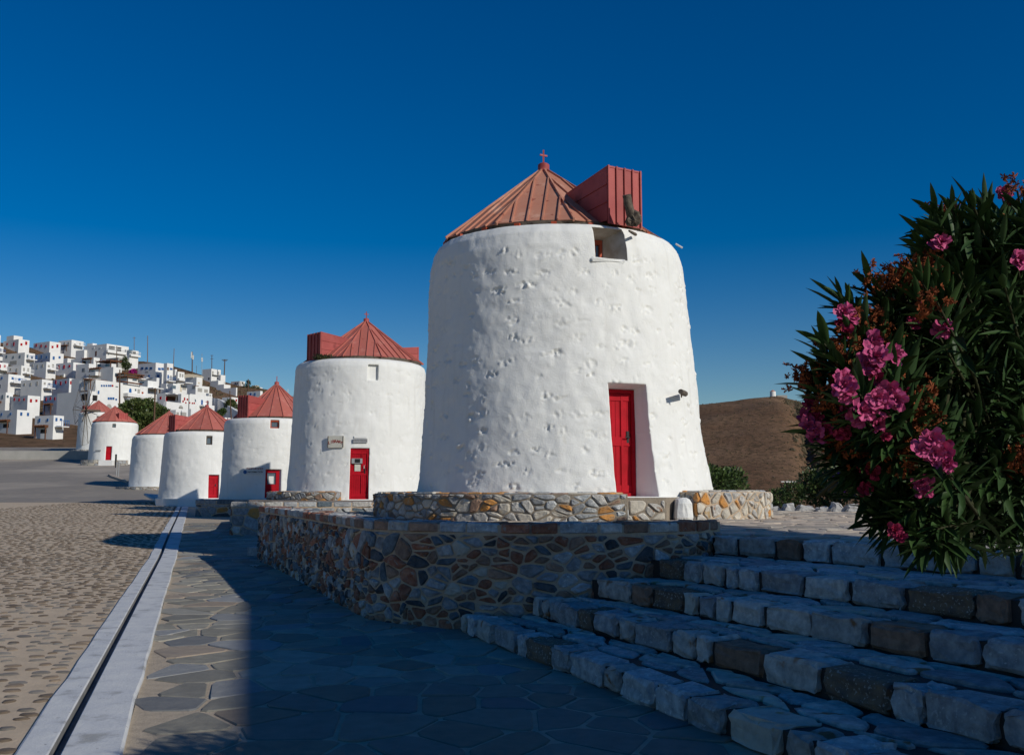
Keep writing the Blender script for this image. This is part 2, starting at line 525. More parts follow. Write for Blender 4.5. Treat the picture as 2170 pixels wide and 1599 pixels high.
rc = random.Random(11)
cob_me = []
for vr in range(5):
    b = MB()
    n = 9
    ph = [rc.uniform(.8, 1.1) for _ in range(n)]
    pt = [(math.cos(2 * math.pi * k / n) * ph[k], math.sin(2 * math.pi * k / n) * ph[k]) for k in range(n)]
    vs = [(x, y, -.3) for x, y in pt] + [(x * .85, y * .85, .75) for x, y in pt] + [(x * .45, y * .45, 1) for x, y in pt] + [(0, 0, 1.05)]
    fs = []
    for k in range(n):
        j = (k + 1) % n
        fs += [(k, j, n + j, n + k), (n + k, n + j, 2 * n + j, 2 * n + k), (2 * n + k, 2 * n + j, 3 * n)]
    b.add(vs, fs, smooth=True)
    for cm in (COBM, COBG):
        cob_me.append((b.mesh('cobble', cm), b))
cob = []
y = 4.2
while y < 60:
    dy = .185 if y < 30 else .26
    x = kx(y) - .1
    while x > max(-.56 * y - .6, -26):
        if rc.random() < .88:
            cob.append((x + rc.uniform(-.05, .05), y + rc.uniform(-.07, .07), rc.uniform(.045, .10), rc.uniform(.035, .070), rc.uniform(-.45, .45)))
        x -= rc.uniform(.15, .26) if y < 30 else rc.uniform(.22, .36)
    y += dy
cob.sort(key=lambda c: c[1] + (100 if c[1] < 7.4 else 0))
far = MB()
for r_, (x, y, a, b, rz) in enumerate(cob):
    z = float(S(y)) + .001
    if r_ < 300:
        me_, _ = rc.choice(cob_me)
        o = link('cobble', me_, road)
        o.location = (x, y, z)
        o.scale = (a, b, .011)
        o.rotation_euler.z = rz
    else:
        _, bm_ = cob_me[rc.randrange(5) * 2]
        cz, sz = math.cos(rz), math.sin(rz)
        far.add([(x + p[0] * a * cz - p[1] * b * sz, y + p[0] * a * sz + p[1] * b * cz, z + p[2] * .011) for p in bm_.v], bm_.f, rc.choices((0, 1), (3, 1))[0], True)
far.build('cobble_field', [COBM, COBG], road, kind='stuff')

# low wall outline (street side, going round the corner to the steps)
WP = [(-5.33, 21.1), (-4.0, 17.85), (-2.80, 14.65), (-1.95, 12.35), (-1.62, 11.6), (-1.2, 11.12), (-.59, 10.75), (.22, 10.47), (.886, 10.52), (1.53, 10.68), (2.05, 11.05), (2.42, 11.65)]
LINES = [((-.55, 10.6), (2.35, 3.35)), ((.20, 10.45), (3.24, 3.35)), ((.863, 10.35), (4.3, 3.35)), ((1.51, 10.5), (5.06, 3.35)), ((2.25, 11.35), (6.95, 3.35))]
LV = [0, .19, .38, .57, .76, .96]
def pave_in(x, y):
    if x < kx(y) + .66: return False
    if y > 21.1: return x < -.19 * y - 1.0
    if y > 10.75:
        return x < np.interp(y, [p[1] for p in WP[6::-1]], [p[0] for p in WP[6::-1]]) - .02
    (a, b), (c, d) = LINES[0]
    return x < a + (y - b) * (c - a) / (d - b) - .02
rng = random.Random(5)
fl = cells(-13.5, 3.0, 4.0, 36, .37, .42, .032, rng, drop=.22, keep=pave_in)
def pm(u, v, h):
    return (u, v, float(S(v)) + h)
def cen(p): return (sum(q[0] for q in p) / len(p), sum(q[1] for q in p) / len(p))
def vis_key(polys, lo):
    def k(i):
        x, y = cen(polys[i])
        return math.hypot(x, y) + (100 if y < lo else 0) + (100 if abs(x) > .45 * y else 0)
    return k
def big_enough(polys, cutoff): return polys
stones('flagstone', fl, pm, [FL1, FL2, FL3, FL4], pave, rng, h=(.010, .018), h0=0, bev=.007, rough=.004, key=vis_key(fl, 7.6), wts=(5, 1.6, 2.2, 3.5), rnd=.12)

# ---------------------------------------------------------------- plaza and its paving
PLZ = [(7.28, 3.55), (2.62, 11.5), (2.55, 12.0), (1.4, 11.15), (-.4, 11.35), (-1.4, 12.6), (-4.7, 20.6), (-4.2, 24.2), (2, 27.0), (34, 26.2), (34, 3.35)]
mb = MB()
n = len(PLZ)
mb.add([(x, y, .945) for x, y in PLZ] + [(x, y, -.2) for x, y in PLZ], [tuple(range(n))] + [(i, (i + 1) % n, n + (i + 1) % n, n + i) for i in range(n)])
plaza = mb.build('plaza', PZJ, kind='structure')
def pz_in(x, y):
    (a, b), (c, d) = LINES[4]
    if y < 11.3 and x < a + (y - b) * (c - a) / (d - b) + .36: return False
    if y >= 11.2 and x < np.interp(y, [11.2, 12.2, 16, 17], [2.75, 2.2, -1, -1]): return False
    if math.hypot(x - 1.05, y - 20.1) < 3.4: return False
    return abs(x) < .56 * y + .5 and y < 25.4
pz = cells(-1.5, 14.5, 5.5, 25.5, .50, .40, .04, rng, drop=.2, keep=pz_in)
stones('paving_stone', pz, lambda u, v, h: (u, v, .95 + h), [PZ1, PZ2], plaza, rng, h=(.006, .022), h0=-.01, bev=.01, rough=.008, key=vis_key(pz, 9.0), wts=(3, 2), rnd=.14)

# ---------------------------------------------------------------- rubble walls
def path_map(P, z0=0, out=1.0):
    """(s, z, h) -> world, following a polyline; h along the outward normal"""
    P = [Vector((p[0], p[1])) for p in P]
    L = [0]
    for i in range(len(P) - 1): L.append(L[-1] + (P[i + 1] - P[i]).length)
    nrm = []
    for i in range(len(P)):
        d = (P[min(i + 1, len(P) - 1)] - P[max(i - 1, 0)]).normalized()
        nrm.append(Vector((d.y, -d.x)) * out)
    def pos(s, off):
        s = min(max(s, -.5), L[-1] + .5)
        i = 0
        while i < len(P) - 2 and s > L[i + 1]: i += 1
        t = (s - L[i]) / (L[i + 1] - L[i])
        p = P[i].lerp(P[i + 1], t)
        nn = nrm[i].lerp(nrm[i + 1], min(max(t, 0), 1)).normalized()
        return p + nn * off
    return (lambda u, v, h: (*pos(u, h), z0 + v)), pos, L[-1]

def wall_body(P, z0, z1, th, m, out=1.0, name='mortar_core', parent=None, top_m=None):
    _, pos, L = path_map(P, out=out)
    n = max(2, int(L / .25))
    mb = MB()
    for i in range(n + 1):
        s = L * i / n
        a, b = pos(s, 0), pos(s, -th)
        mb.v += [(a.x, a.y, z0), (a.x, a.y, z1), (b.x, b.y, z1), (b.x, b.y, z0)]
    for i in range(n):
        for k in range(3):
            a = i * 4 + k
            mb.f.append([a, a + 4, a + 5, a + 1]); mb.m.append(1 if k == 1 and top_m else 0); mb.sm.append(False)
    mb.f += [[0, 1, 2, 3], [n * 4 + 3, n * 4 + 2, n * 4 + 1, n * 4]]
    mb.m += [0, 0]; mb.sm += [False, False]
    return mb.build(name, [m, top_m] if top_m else m, parent)

def rubble(P, z0, z1, th, label, cat_name, mats, wts, seed, cx=.24, cy=.17, cop=.16, core=None, top=True, joint=.035, end_face=True, topm=None, toph=.012, drop=.3, cw=.32, group=None, capmats=None, out=1.0, extra_z=.0):
    rg = random.Random(seed)
    root = empty(cat_name, label, 'wall', group)
    M, pos, L = path_map(P, z0=0, out=out)
    wall_body(P, z0 - .15, z1 - .02, th, core or MORT, out, parent=root, top_m=topm)
    zc = z1 - cop if cop else z1 - .02
    pl = cells(0.02, L - .02, z0 - .1, zc, cx * .60, cy * .58, joint * .9, rg, drop=.54, jit=.48, vary=.36)
    stones('stone', pl, M, mats, root, rg, h=(.012, .038), h0=-.04, bev=.016, rough=.012, key=lambda i: -area(pl[i]), wts=wts, rnd=.16)
    if cop:
        s, cs = 0.02, []
        while s < L - .1:
            w_ = rg.uniform(.7, 1.35) * cw
            cs.append([(s + joint / 2, zc + joint / 2), (min(s + w_, L) - joint / 2, zc + joint / 2), (min(s + w_, L) - joint / 2, z1 + rg.uniform(-.01, .008)), (s + joint / 2, z1 + rg.uniform(-.01, .008))])
            s += w_
        stones('coping_stone', cs, M, capmats or mats, root, rg, h=(.012, .032), h0=-.1, bev=.018, rough=.012, wts=wts if not capmats else None, rnd=.07)
    if top:
        tp = cells(0.02, L - .02, 0.03, th - .03, .34, .26, .03, rg, drop=.2)
        stones('top_stone', tp, lambda u, v, h: (*pos(u, -v), z1 - .02 + h), capmats or mats, root, rg, h=(.012, .03), h0=-.03, bev=.012, rough=.008, rnd=.12)
    if end_face:
        for sgn, s0 in ((-1, 0), (1, L)):
            a, b = pos(s0, 0), pos(s0, -th)
            d = (b - a).normalized()
            nn = Vector((d.y, -d.x)) * (sgn * out)
            if nn.y > .3: continue
            def ME(u, v, h, a=a, d=d, nn=nn):
                q = a + d * u + nn * h
                return (q.x, q.y, v)
            ep = cells(.02, th - .02, z0 - .1, z1 - .02, cx, cy, joint, rg, drop=drop)
            stones('end_stone', ep, ME, mats, root, rg, h=(.012, .03), h0=-.03, bev=.015, rough=.01, wts=wts, rnd=.16)
    return root

rubble(WP, 0, 1.13, .50, 'long low rubble wall curving round the foot of the steps, partly in shade', 'rubble_wall',
       [SG, SBL, SDK, SRU, SBR, SLB, SPA], (3.4, 2.2, 1.4, 3.8, 3, 2.5, .8), 21, cx=.21, cy=.135, cop=.12, core=MORT, drop=.36, joint=.026, capmats=[SLB, SWG, SG, SBR, SRU])
# terrace walls further along the street
rubble([(-7.4, 30.6), (-8.15, 29.3), (-8.1, 28.8), (-7.6, 28.65), (-3.4, 29.2)], .22, 1.13, .5, 'grey terrace wall below the tall library windmill, in deep shade', 'terrace_wall',
       [SG, SBL, SRU, SLB, SOC], (4, 2, 1.5, 3, .8), 22, cx=.42, cy=.3, top=False, cop=.16, cw=.5, drop=.25, end_face=False, capmats=[SG, SLB, SBL, SWG])
rubble([(-13.6, 44.4), (-13.3, 42.0), (-8.2, 41.1)], .3, 1.06, .5, 'short dark terrace wall in front of the information windmill', 'terrace_wall',
       [SG, SBL, SDK, SLB, SOC], (4, 2, 2, 2, .8), 23, cx=.5, cy=.3, top=False, cop=.2, cw=.6, drop=.2, end_face=False, capmats=[SG, SLB, SBL, SWG])
def slab_poly(name, P, z, zb, m, **p):
    mb = MB()
    n = len(P)
    mb.add([(a, b, z) for a, b in P] + [(a, b, zb) for a, b in P], [tuple(range(n))] + [(i, (i + 1) % n, n + (i + 1) % n, n + i) for i in range(n)])
    return mb.build(name, m, **p)
slab_poly('terrace', [(-7.9, 29.2), (-3.4, 29.5), (2, 30), (2, 40.9), (-8.3, 40.9), (-9.5, 36), (-8.0, 30.5)], 1.11, -.3, PZJ, kind='structure')
slab_poly('terrace', [(-13.2, 42.4), (-8.2, 41.5), (-5, 41.5), (-5, 52), (-14.5, 52), (-13.7, 44.7)], 1.045, -.3, PZJ, kind='structure')
slab_poly('terrace', [(-20.2, 56.5), (-19.5, 54.7), (-17.8, 53.2), (-12.3, 53.0), (-12.3, 61), (-20.8, 61)], .995, -.3, WHITEF, kind='structure')
# small stairs between the low wall and the terrace wall
sr = empty('stone_stairs', 'small stone stairs between the low wall and the shaded terrace wall', 'stairs')
for k in range(4):
    mb = MB()
    z0_, z1_ = .0, .2 + .19 * k
    a0 = (-5.9 + k * .38, 22.3 + k * .5)
    for q in range(5):
        xx = a0[0] + q * .42
        yy = a0[1] - q * .18
        mb.box(xx + .02, xx + .40, yy, yy + .6, z0_, z1_ + .01 * (q % 2))
    mb.build('step', [SLB, SG][k % 2], sr)

# ---------------------------------------------------------------- the wide steps
def rblock(mb, M, hx, hy, hz, r, rg, jit=.006):
    cs = {}
    def C_(h): return [-1, -(1 - r / h), 0, (1 - r / h), 1]
    A_, B_, D_ = C_(hx), C_(hy), C_(hz)
    idx = {}
    vs = []
    for i in range(5):
        for j in range(5):
            for k in range(5):
                if not (i in (0, 4) or j in (0, 4) or k in (0, 4)): continue
                p = [A_[i] * hx, B_[j] * hy, D_[k] * hz]
                inn = [max(-h + r, min(h - r, c)) for c, h in zip(p, (hx, hy, hz))]
                d = [a - b for a, b in zip(p, inn)]
                L_ = math.sqrt(sum(t * t for t in d))
                if L_ > 0: p = [b + t / L_ * r for b, t in zip(inn, d)]
                p = [c + rg.uniform(-jit, jit) for c in p]
                idx[i, j, k] = len(vs)
                vs.append(M(*p))
    fs = []
    for a in range(4):
        for b in range(4):
            for e in (0, 4):
                q = [(e, a, b), (e, a + 1, b), (e, a + 1, b + 1), (e, a, b + 1)]
                q2 = [(a, e, b), (a, e, b + 1), (a + 1, e, b + 1), (a + 1, e, b)]
                q3 = [(a, b, e), (a + 1, b, e), (a + 1, b + 1, e), (a, b + 1, e)]
                for qq in (q, q2, q3):
                    f = tuple(idx[t] for t in qq)
                    fs.append(f if e == 4 else f[::-1])
    mb.add(vs, fs, 0, False)
stp = empty('stone_steps', 'wide flight of five irregular stone block steps beside the low wall', 'steps')
rs = random.Random(77)
for k in range(5):
    A0, A1 = [Vector(p) for p in LINES[k]]
    d = (A1 - A0).normalized()
    nin = Vector((-d.y, d.x))
    if nin.x < 0: nin = -nin
    Ltot = (A1 - A0).length
    zb, zt = LV[k], LV[k + 1]
    nxt = [Vector(p) for p in LINES[k + 1]] if k < 4 else None
    core = MB()
    # mortar body of the step
    B0 = (nxt[0] + nin * .1) if nxt else A0 + nin * .40
    B1 = (nxt[1] + nin * .1) if nxt else A1 + nin * .40
    A0i, A1i = A0 + nin * .05 - d * .4, A1 + nin * .05
    P4 = [(A0i.x, A0i.y), (A1i.x, A1i.y), (B1.x, B1.y), ((B0 - d * .4).x, (B0 - d * .4).y)]
    core.add([(x, y, zt - .022) for x, y in P4] + [(x, y, -.1) for x, y in P4], [(3, 2, 1, 0), (0, 1, 5, 4), (1, 2, 6, 5), (2, 3, 7, 6), (3, 0, 4, 7)])
    step = core.build('step', MDK, stp)
    s = .02
    while s < Ltot - .1:
        wd = rs.choice([.26, .34, .40, .46, .52, .58, .19]) * rs.uniform(.9, 1.1)
        dep = rs.uniform(.24, .34)
        c = A0 + d * (s + wd / 2) + nin * (dep / 2 + rs.uniform(-.012, .012))
        hz = (zt - zb) / 2 - .004
        rot = rs.uniform(-.05, .05)
        dd = Vector((d.x * math.cos(rot) - d.y * math.sin(rot), d.x * math.sin(rot) + d.y * math.cos(rot)))
        nn = Vector((-dd.y, dd.x))
        if nn.x < 0: nn = -nn
        zc_ = (zt + zb) / 2 + rs.uniform(-.003, .009)
        b = MB()
        rblock(b, lambda x, y, z: (c.x + dd.x * x + nn.x * y, c.y + dd.y * x + nn.y * y, zc_ + z), wd / 2 - rs.uniform(.012, .03), dep / 2, hz, rs.uniform(.020, .034), rs, .016)
        b.build('riser_stone', rs.choices([SWG, SLB, SG, SSP, SPA, SBR], (5, 4.5, 2.4, 2.2, .9, 1.5))[0], step)
        s += wd + rs.uniform(.005, .03)
    if nxt:
        wdt = ((nxt[0] - A0).dot(nin) + (nxt[1] - A1).dot(nin)) / 2
        def MT(u, v, h, A0=A0, A1=A1, nxt=nxt, Ltot=Ltot, wdt=wdt, zt=zt, nin=nin):
            f = u / Ltot
            a = A0.lerp(A1, f); b_ = nxt[0].lerp(nxt[1], f)
            p = a.lerp(b_, v / wdt)
            return (p.x, p.y, zt - .02 + h)
        tp = cells(0, Ltot, .33, wdt + .02, .42, .26, .035, rs, drop=.2)
        stones('tread_stone', tp, MT, [SWG, SLB, SG, SPA], step, rs, h=(.014, .03), h0=-.02, bev=.012, rough=.008, wts=(4, 4, 2, 1), rnd=.14)

# ---------------------------------------------------------------- windmills
def facet_roof(root, C, apex, re, ze, N, m, rg, pm_, ph0=0.0, th=.02, rib=.035, ribw=.028):
    E = []
    for k in range(N + 1):
        a = ph0 + 2 * math.pi * k / N
        E.append(Vector((C[0] + re * math.sin(a), C[1] - re * math.cos(a), ze)))
    A = Vector(apex)
    for k in range(N):
        e0, e1 = E[k], E[k + 1]
        s_ = (e1 - e0); wd = s_.length; s_.normalize()
        mid = (e0 + e1) / 2
        up = (A - mid); H = up.length; up.normalize()
        nr = s_.cross(up)
        if nr.z < 0: nr = -nr
        def P(s, h, n): return e0 + s_ * s + up * h + nr * n
        def top(s): return H * min(2 * s / wd, 2 * (wd - s) / wd)
        for i in range(m):
            s0, s1 = wd * i / m, wd * (i + 1) / m
            pl = [(s0, 0), (s1, 0), (s1, top(s1))]
            if s0 < wd / 2 < s1: pl.append((wd / 2, H))
            if top(s0) > 1e-6: pl.append((s0, top(s0)))
            pl = [p for i2, p in enumerate(pl) if i2 == 0 or (abs(p[0] - pl[i2 - 1][0]) + abs(p[1] - pl[i2 - 1][1])) > 1e-6]
            mb = MB()
            n_ = len(pl)
            j = rg.uniform(0, .004)
            mb.add([P(s, h, j) for s, h in pl] + [P(s, h, j + th) for s, h in pl],
                   [tuple(range(n_))[::-1], tuple(range(n_, 2 * n_))] + [(q, (q + 1) % n_, n_ + (q + 1) % n_, n_ + q) for q in range(n_)])
            if i > 0:
                mb.box(s0 - ribw / 2, s0 + ribw / 2, -.02, max(top(s0) - .02, .02), j + th - .004, j + th + rib, P)
            mb.build('roof_panel', pm_, root)
        r = MB()
        L_ = (A - e0).length
        dd = (A - e0).normalized()
        tg = dd.cross(Vector((0, 0, 1))).normalized()
        nn = tg.cross(dd)
        if nn.z < 0: nn = -nn
        r.box(-ribw * .6, ribw * .6, -.03, L_ * .985, -.01, th + rib + .004, lambda x, y, z: e0 + tg * x + dd * y + nn * z)
        r.build('ridge_seam', pm_, root)

def door_part(parent, M, w_, h, style, tiny=False):
    """M(a, b, c): a sideways, b outwards, c up"""
    fr = MB()
    f = .07
    fr.box(-w_ / 2, -w_ / 2 + f, -.04, .05, 0, h, M); fr.box(w_ / 2 - f, w_ / 2, -.04, .05, 0, h, M)
    fr.box(-w_ / 2 + f, w_ / 2 - f, -.04, .05, h - f, h, M)
    fr.box(-w_ / 2 + f, w_ / 2 - f, -.04, .07, 0, .06, M)
    d = MB()
    d.box(-w_ / 2 + f + .003, w_ / 2 - f - .003, -.035, -.012, .062, h - f - .003, M)
    door = d.build('door', REDD, parent)
    fr.build('door_frame', REDD, door)
    if tiny:
        b = MB(); b.box(-w_ * .28, w_ * .28, -.01, .005, h * .1, h * .42, M); b.box(-w_ * .28, w_ * .28, -.01, .005, h * .5, h * .9, M)
        b.build('door_panel', REDD, door)
        return door
    n = 7
    x0, x1 = -w_ / 2 + f + .006, w_ / 2 - f - .006
    split = style == 'plank'
    for i in range(n):
        a, b_ = x0 + (x1 - x0) * i / n, x0 + (x1 - x0) * (i + 1) / n
        mb = MB()
        mb.box(a + .003, b_ - .003, -.01, .012 + (.003 if i % 2 else 0), .09, h - f - .02, M)
        mb.build('plank', REDD, door)
    for zz in ((.07, .2), (h * .47, h * .47 + .16), (h - f - .13, h - f - .006)):
        mb = MB()
        mb.box(x0, x1, -.005, .03, zz[0], zz[1], M)
        mb.build('rail', REDD, door)
    mb = MB(); mb.box(x0 + (x1 - x0) * .62, x0 + (x1 - x0) * .70, -.005, .036, .1, h - f - .02, M); mb.build('stile', REDD, door)
    mb = MB()
    mb.tube([M(x1 - .07, .03, h * .55), M(x1 - .07, .085, h * .55)], .012)
    mb.tube([M(x1 - .07, .085, h * .55), M(x1 - .16, .085, h * .55)], .011)
    mb.box(x1 - .095, x1 - .045, .02, .032, h * .50, h * .61, M)
    mb.build('handle', BLACK, door)
    return door

def mill(label, cx, cy, prof, off, seed, na, nz, ops, ndent, dent_s, roof, dorm, finial, group='whitewashed windmills', kind='windmill', amp=.02, lump=.03):
    """prof: (z, R); off: sideways drift of the axis towards the top; ops: openings"""
    rg = random.Random(seed)
    root = empty(kind, label, 'windmill', group)
    z0, z1 = prof[0][0], prof[-1][0]
    ph = np.linspace(-math.pi, math.pi, na + 1)[:-1]
    zz = np.linspace(z0, z1, nz + 1)
    Rz = lambda z: np.interp(z, [p[0] for p in prof], [p[1] for p in prof])
    def axis(z):
        t = (z - z0) / (z1 - z0)
        return cx + off[0] * t, cy + off[1] * t
    for o in ops:
        zc = (o['z0'] + o['z1']) / 2
        h = math.asin(o['w'] / 2 / float(Rz(zc)))
        o['p0'], o['p1'] = o['phi'] - h, o['phi'] + h
        for e in ('p0', 'p1'):
            i = int(np.argmin(abs(ph - o[e]))); ph[i] = o[e]
        for e in ('z0', 'z1'):
            i = int(np.argmin(abs(zz - o[e]))); zz[i] = o[e]
    ph.sort(); zz.sort()
    PH, ZZ_ = np.meshgrid(ph, zz)
    t = (ZZ_ - z0) / (z1 - z0)
    RR = Rz(ZZ_)
    sx, sy = np.sin(PH), -np.cos(PH)
    X3, Y3 = RR * sx, RR * sy
    dr = lump * fbm(X3 * 1.1, Y3 * 1.1, ZZ_ * 1.1, seed, 3) + .38 * amp * fbm(X3 * 5, Y3 * 5, ZZ_ * 5, seed + 9, 3) * .6
    hi = fbm(X3 * 9 / dent_s * .25, Y3 * 9 / dent_s * .25, ZZ_ * 9 / dent_s * .25, seed + 20, 4)
    msk = np.zeros_like(dr)
    pitch = math.sqrt(3.8 * prof[1][1] * (z1 - z0 - .5) / ndent)
    spots_, zq, rowi = [], z0 + .3, 0
    while zq < z1 - .3:
        xq = -1.9 * prof[1][1] + (rowi % 2) * pitch * .6
        while xq < 1.9 * prof[1][1]:
            if rg.random() < .82: spots_.append(((xq + rg.uniform(-.45, .45) * pitch) / prof[1][1], zq + rg.uniform(-.28, .28) * pitch))
            xq += pitch * 1.15
        zq += pitch * .87; rowi += 1
    for p, z in spots_:
        a, b = rg.uniform(.6, 1.9) * dent_s, rg.uniform(.45, 1.0) * dent_s
        rr = float(Rz(z))
        jj = np.where(abs(zz - z) < b * 1.5)[0]
        ii = np.where(abs(ph - p) * rr < a * 1.5)[0]
        if not len(jj) or not len(ii): continue
        sl = np.ix_(jj, ii)
        wob = 1 + .45 * hi[sl] * .6
        q = (((PH[sl] - p) * rr / a) ** 2 + ((ZZ_[sl] - z) / b) ** 2) * wob
        k = np.clip((1.15 - q) * 1.7, 0, 1); k = k * k * (3 - 2 * k)
        rim = np.exp(-((q - 1.0) / .28) ** 2) * np.clip(.4 + hi[sl] * .8, 0, 1)
        dr[sl] += amp * rg.uniform(.35, 1.15) * (-.22 * k + .12 * rim + k * hi[sl] * .85)
    RR = RR + dr
    AX, AY = cx + off[0] * t, cy + off[1] * t
    VX, VY = AX + RR * sx, AY + RR * sy
    ver = np.stack([VX, VY, ZZ_], -1)
    nA, nZ = len(ph), len(zz)
    skip = np.zeros((nZ - 1, nA), bool)
    pmid = np.append((ph[:-1] + ph[1:]) / 2, math.pi)
    zmid = (zz[:-1] + zz[1:]) / 2
    for o in ops:
        skip |= ((zmid > o['z0']) & (zmid < o['z1']))[:, None] & ((pmid > o['p0']) & (pmid < o['p1']))[None, :]
    j, i = np.where(~skip)
    i2 = (i + 1) % nA
    f = np.stack([j * nA + i, j * nA + i2, (j + 1) * nA + i2, (j + 1) * nA + i], -1)
    vs = ver.reshape(-1, 3).tolist()
    fs = f.tolist()
    sm = [True] * len(fs)
    # rounded shoulder and flat top
    base = (nZ - 1) * nA
    prev = list(range(base, base + nA))
    for dR, dz in ((-.10, .035), (-.30, .05), (-1.1, .05)):
        cur = []
        for k in range(nA):
            r_ = RR[-1, k] + dR
            cur.append(len(vs))
            vs.append([AX[-1, k] + r_ * sx[-1, k], AY[-1, k] + r_ * sy[-1, k], z1 + dz])
        for k in range(nA):
            k2 = (k + 1) % nA
            fs.append([prev[k], prev[k2], cur[k2], cur[k]]); sm.append(True)
        prev = cur
    mi = [0] * len(fs)
    info = []
    for o in ops:
        i0, i1 = int(np.argmin(abs(ph - o['p0']))), int(np.argmin(abs(ph - o['p1'])))
        j0, j1 = int(np.argmin(abs(zz - o['z0']))), int(np.argmin(abs(zz - o['z1'])))
        nn = Vector((math.sin(o['phi']), -math.cos(o['phi']), 0)); tt = Vector((math.cos(o['phi']), math.sin(o['phi']), 0))
        zc = (o['z0'] + o['z1']) / 2
        ax = axis(zc)
        Cn = Vector((ax[0], ax[1], 0))
        dist = float(Rz(zc)) * math.cos((o['p1'] - o['p0']) / 2) - o['d']
        ti0 = -o['w'] / 2 + o.get('sl', 0); ti1 = o['w'] / 2 - o.get('sr', 0)
        ring = [(j0, k) for k in range(i0, i1 + 1)] + [(jj, i1) for jj in range(j0 + 1, j1 + 1)] + [(j1, k) for k in range(i1 - 1, i0 - 1, -1)] + [(jj, i0) for jj in range(j1 - 1, j0, -1)]
        inner, mids = [], []
        for (jj, k) in ring:
            p = Vector(ver[jj, k])
            ta = (p - Cn).dot(tt)
            fr = (ta + o['w'] / 2) / o['w']
            ta2 = ti0 + (ti1 - ti0) * min(1, max(0, fr))
            z_ = p.z
            if jj == j1: z_ -= o.get('st', 0)
            q = Cn + nn * dist + tt * ta2
            inner.append(len(vs)); vs.append([q.x, q.y, z_])
        for k in range(len(ring)):
            k2 = (k + 1) % len(ring)
            a_ = ring[k][0] * nA + ring[k][1]; b_ = ring[k2][0] * nA + ring[k2][1]
            fs.append([a_, b_, inner[k2], inner[k]]); sm.append(False); mi.append(o.get('rm', 0))
        O = Cn + nn * (dist + .005) + tt * ((ti0 + ti1) / 2) + Vector((0, 0, o['z0']))
        info.append((lambda a, b, c, O=O, tt=tt, nn=nn: O + tt * a + nn * b + Vector((0, 0, c)), ti1 - ti0, o['z1'] - o['z0'] - o.get('st', 0)))
    me = bpy.data.meshes.new('tower')
    me.from_pydata(vs, [], fs)
    me.materials.append(WHITE); me.materials.append(DIRT)
    me.polygons.foreach_set('use_smooth', sm)
    me.polygons.foreach_set('material_index', mi)
    link('tower', me, root)
    for o, (M, w_, h) in zip(ops, info):
        ty = o['type']
        bk = MB(); bk.box(-w_ / 2 - .05, w_ / 2 + .05, -.09, -.045, -.05, h + .05, M)
        if ty == 'niche':
            bk = MB(); bk.box(-w_ / 2 - .02, w_ / 2 + .02, -.06, .0, -.02, h + .02, M); bk.build('niche_infill', WHITE, root)
            continue
        if ty.startswith('door'):
            bk.build('door_backing', DARK, root)
            if ty == 'door_glass':
                fr = MB(); g_ = .09
                fr.box(-w_ / 2, w_ / 2, -.04, .04, 0, h * .48, M)
                fr.box(-w_ / 2, -w_ / 2 + g_, -.04, .04, h * .48, h, M); fr.box(w_ / 2 - g_ * 1.6, w_ / 2, -.04, .04, h * .48, h, M); fr.box(-w_ / 2 + g_, w_ / 2 - g_ * 1.6, -.04, .04, h - .14, h, M)
                dr_ = fr.build('door', REDD, root)
                gl = MB(); gl.box(-w_ / 2 + g_, w_ / 2 - g_ * 1.6, -.03, -.01, h * .48, h - .14, M); gl.build('pane', GLASS, dr_)
                gl = MB(); gl.box(-w_ / 2 + .16, w_ / 2 - .24, -.008, .0, h * .5, h - .3, M); gl.build('notice', PAPER, dr_)
                gl = MB(); gl.box(-w_ / 2 + .1, w_ / 2 - .2, .04, .05, h * .08, h * .2, M); gl.box(-w_ / 2 + .1, w_ / 2 - .2, .04, .05, h * .26, h * .42, M); gl.build('door_panel', REDD, dr_)
            else:
                dr_ = door_part(root, M, w_, h, 'plank', tiny=(ty == 'door_small'))
            if ty == 'door_mail':
                b = MB(); b.box(-.28, .10, .03, .10, h * .70, h * .80, M); b.build('mail_box', METAL, dr_)
                b = MB(); b.box(-.17, .02, .101, .105, h * .715, h * .79, M); b.build('mail_slot', BLACK, dr_)
                b = MB(); b.box(-.17, .04, .04, .046, h * .55, h * .69, M); b.build('notice', BOARD, dr_)
                b = MB(); b.tube([M(.16, .05, h * .60), M(.16, .05, h * .66), M(.20, .05, h * .67)], .012); b.build('hook', PAPER, dr_)
            if ty == 'door_tall':
                pass
        if ty == 'window':
            bk.build('window_backing', DARK, root)
            fr = MB(); g_ = .055
            fr.box(-w_ / 2, -w_ / 2 + g_, -.04, .04, 0, h, M); fr.box(w_ / 2 - g_, w_ / 2, -.04, .04, 0, h, M)
            fr.box(-w_ / 2 + g_, w_ / 2 - g_, -.04, .04, h - g_ * 1.6, h, M); fr.box(-w_ / 2 + g_, w_ / 2 - g_, -.04, .04, 0, g_, M)
            wn = fr.build('window', o.get('fm', REDW), root)
            gl = MB(); gl.box(-w_ / 2 + g_, w_ / 2 - g_, -.03, -.015, g_, h - g_ * 1.6, M); gl.build('pane', GLASS, wn)
            if o.get('stile'):
                b = MB(); b.box(.0, .05, -.012, .045, g_, h - g_ * 1.6, M); b.build('casement_stile', REDW, wn)
            if o.get('sill'):
                b = MB(); rblock(b, lambda x, y, z: M(x + .06, y + o['d'] * .86, z - .03), o['w'] / 2 + .02, .13, .045, .04, rg, .016)
                b.build('sill', WHITE, root)
    # roof
    C, apex, re, ze, N, m = roof
    rb = MB()
    rb.tube([(C[0], C[1], ze - .16), (C[0], C[1], ze + .02)], [re * .955, re * .975], 40)
    rb.build('wall_plate', WOOD, root)
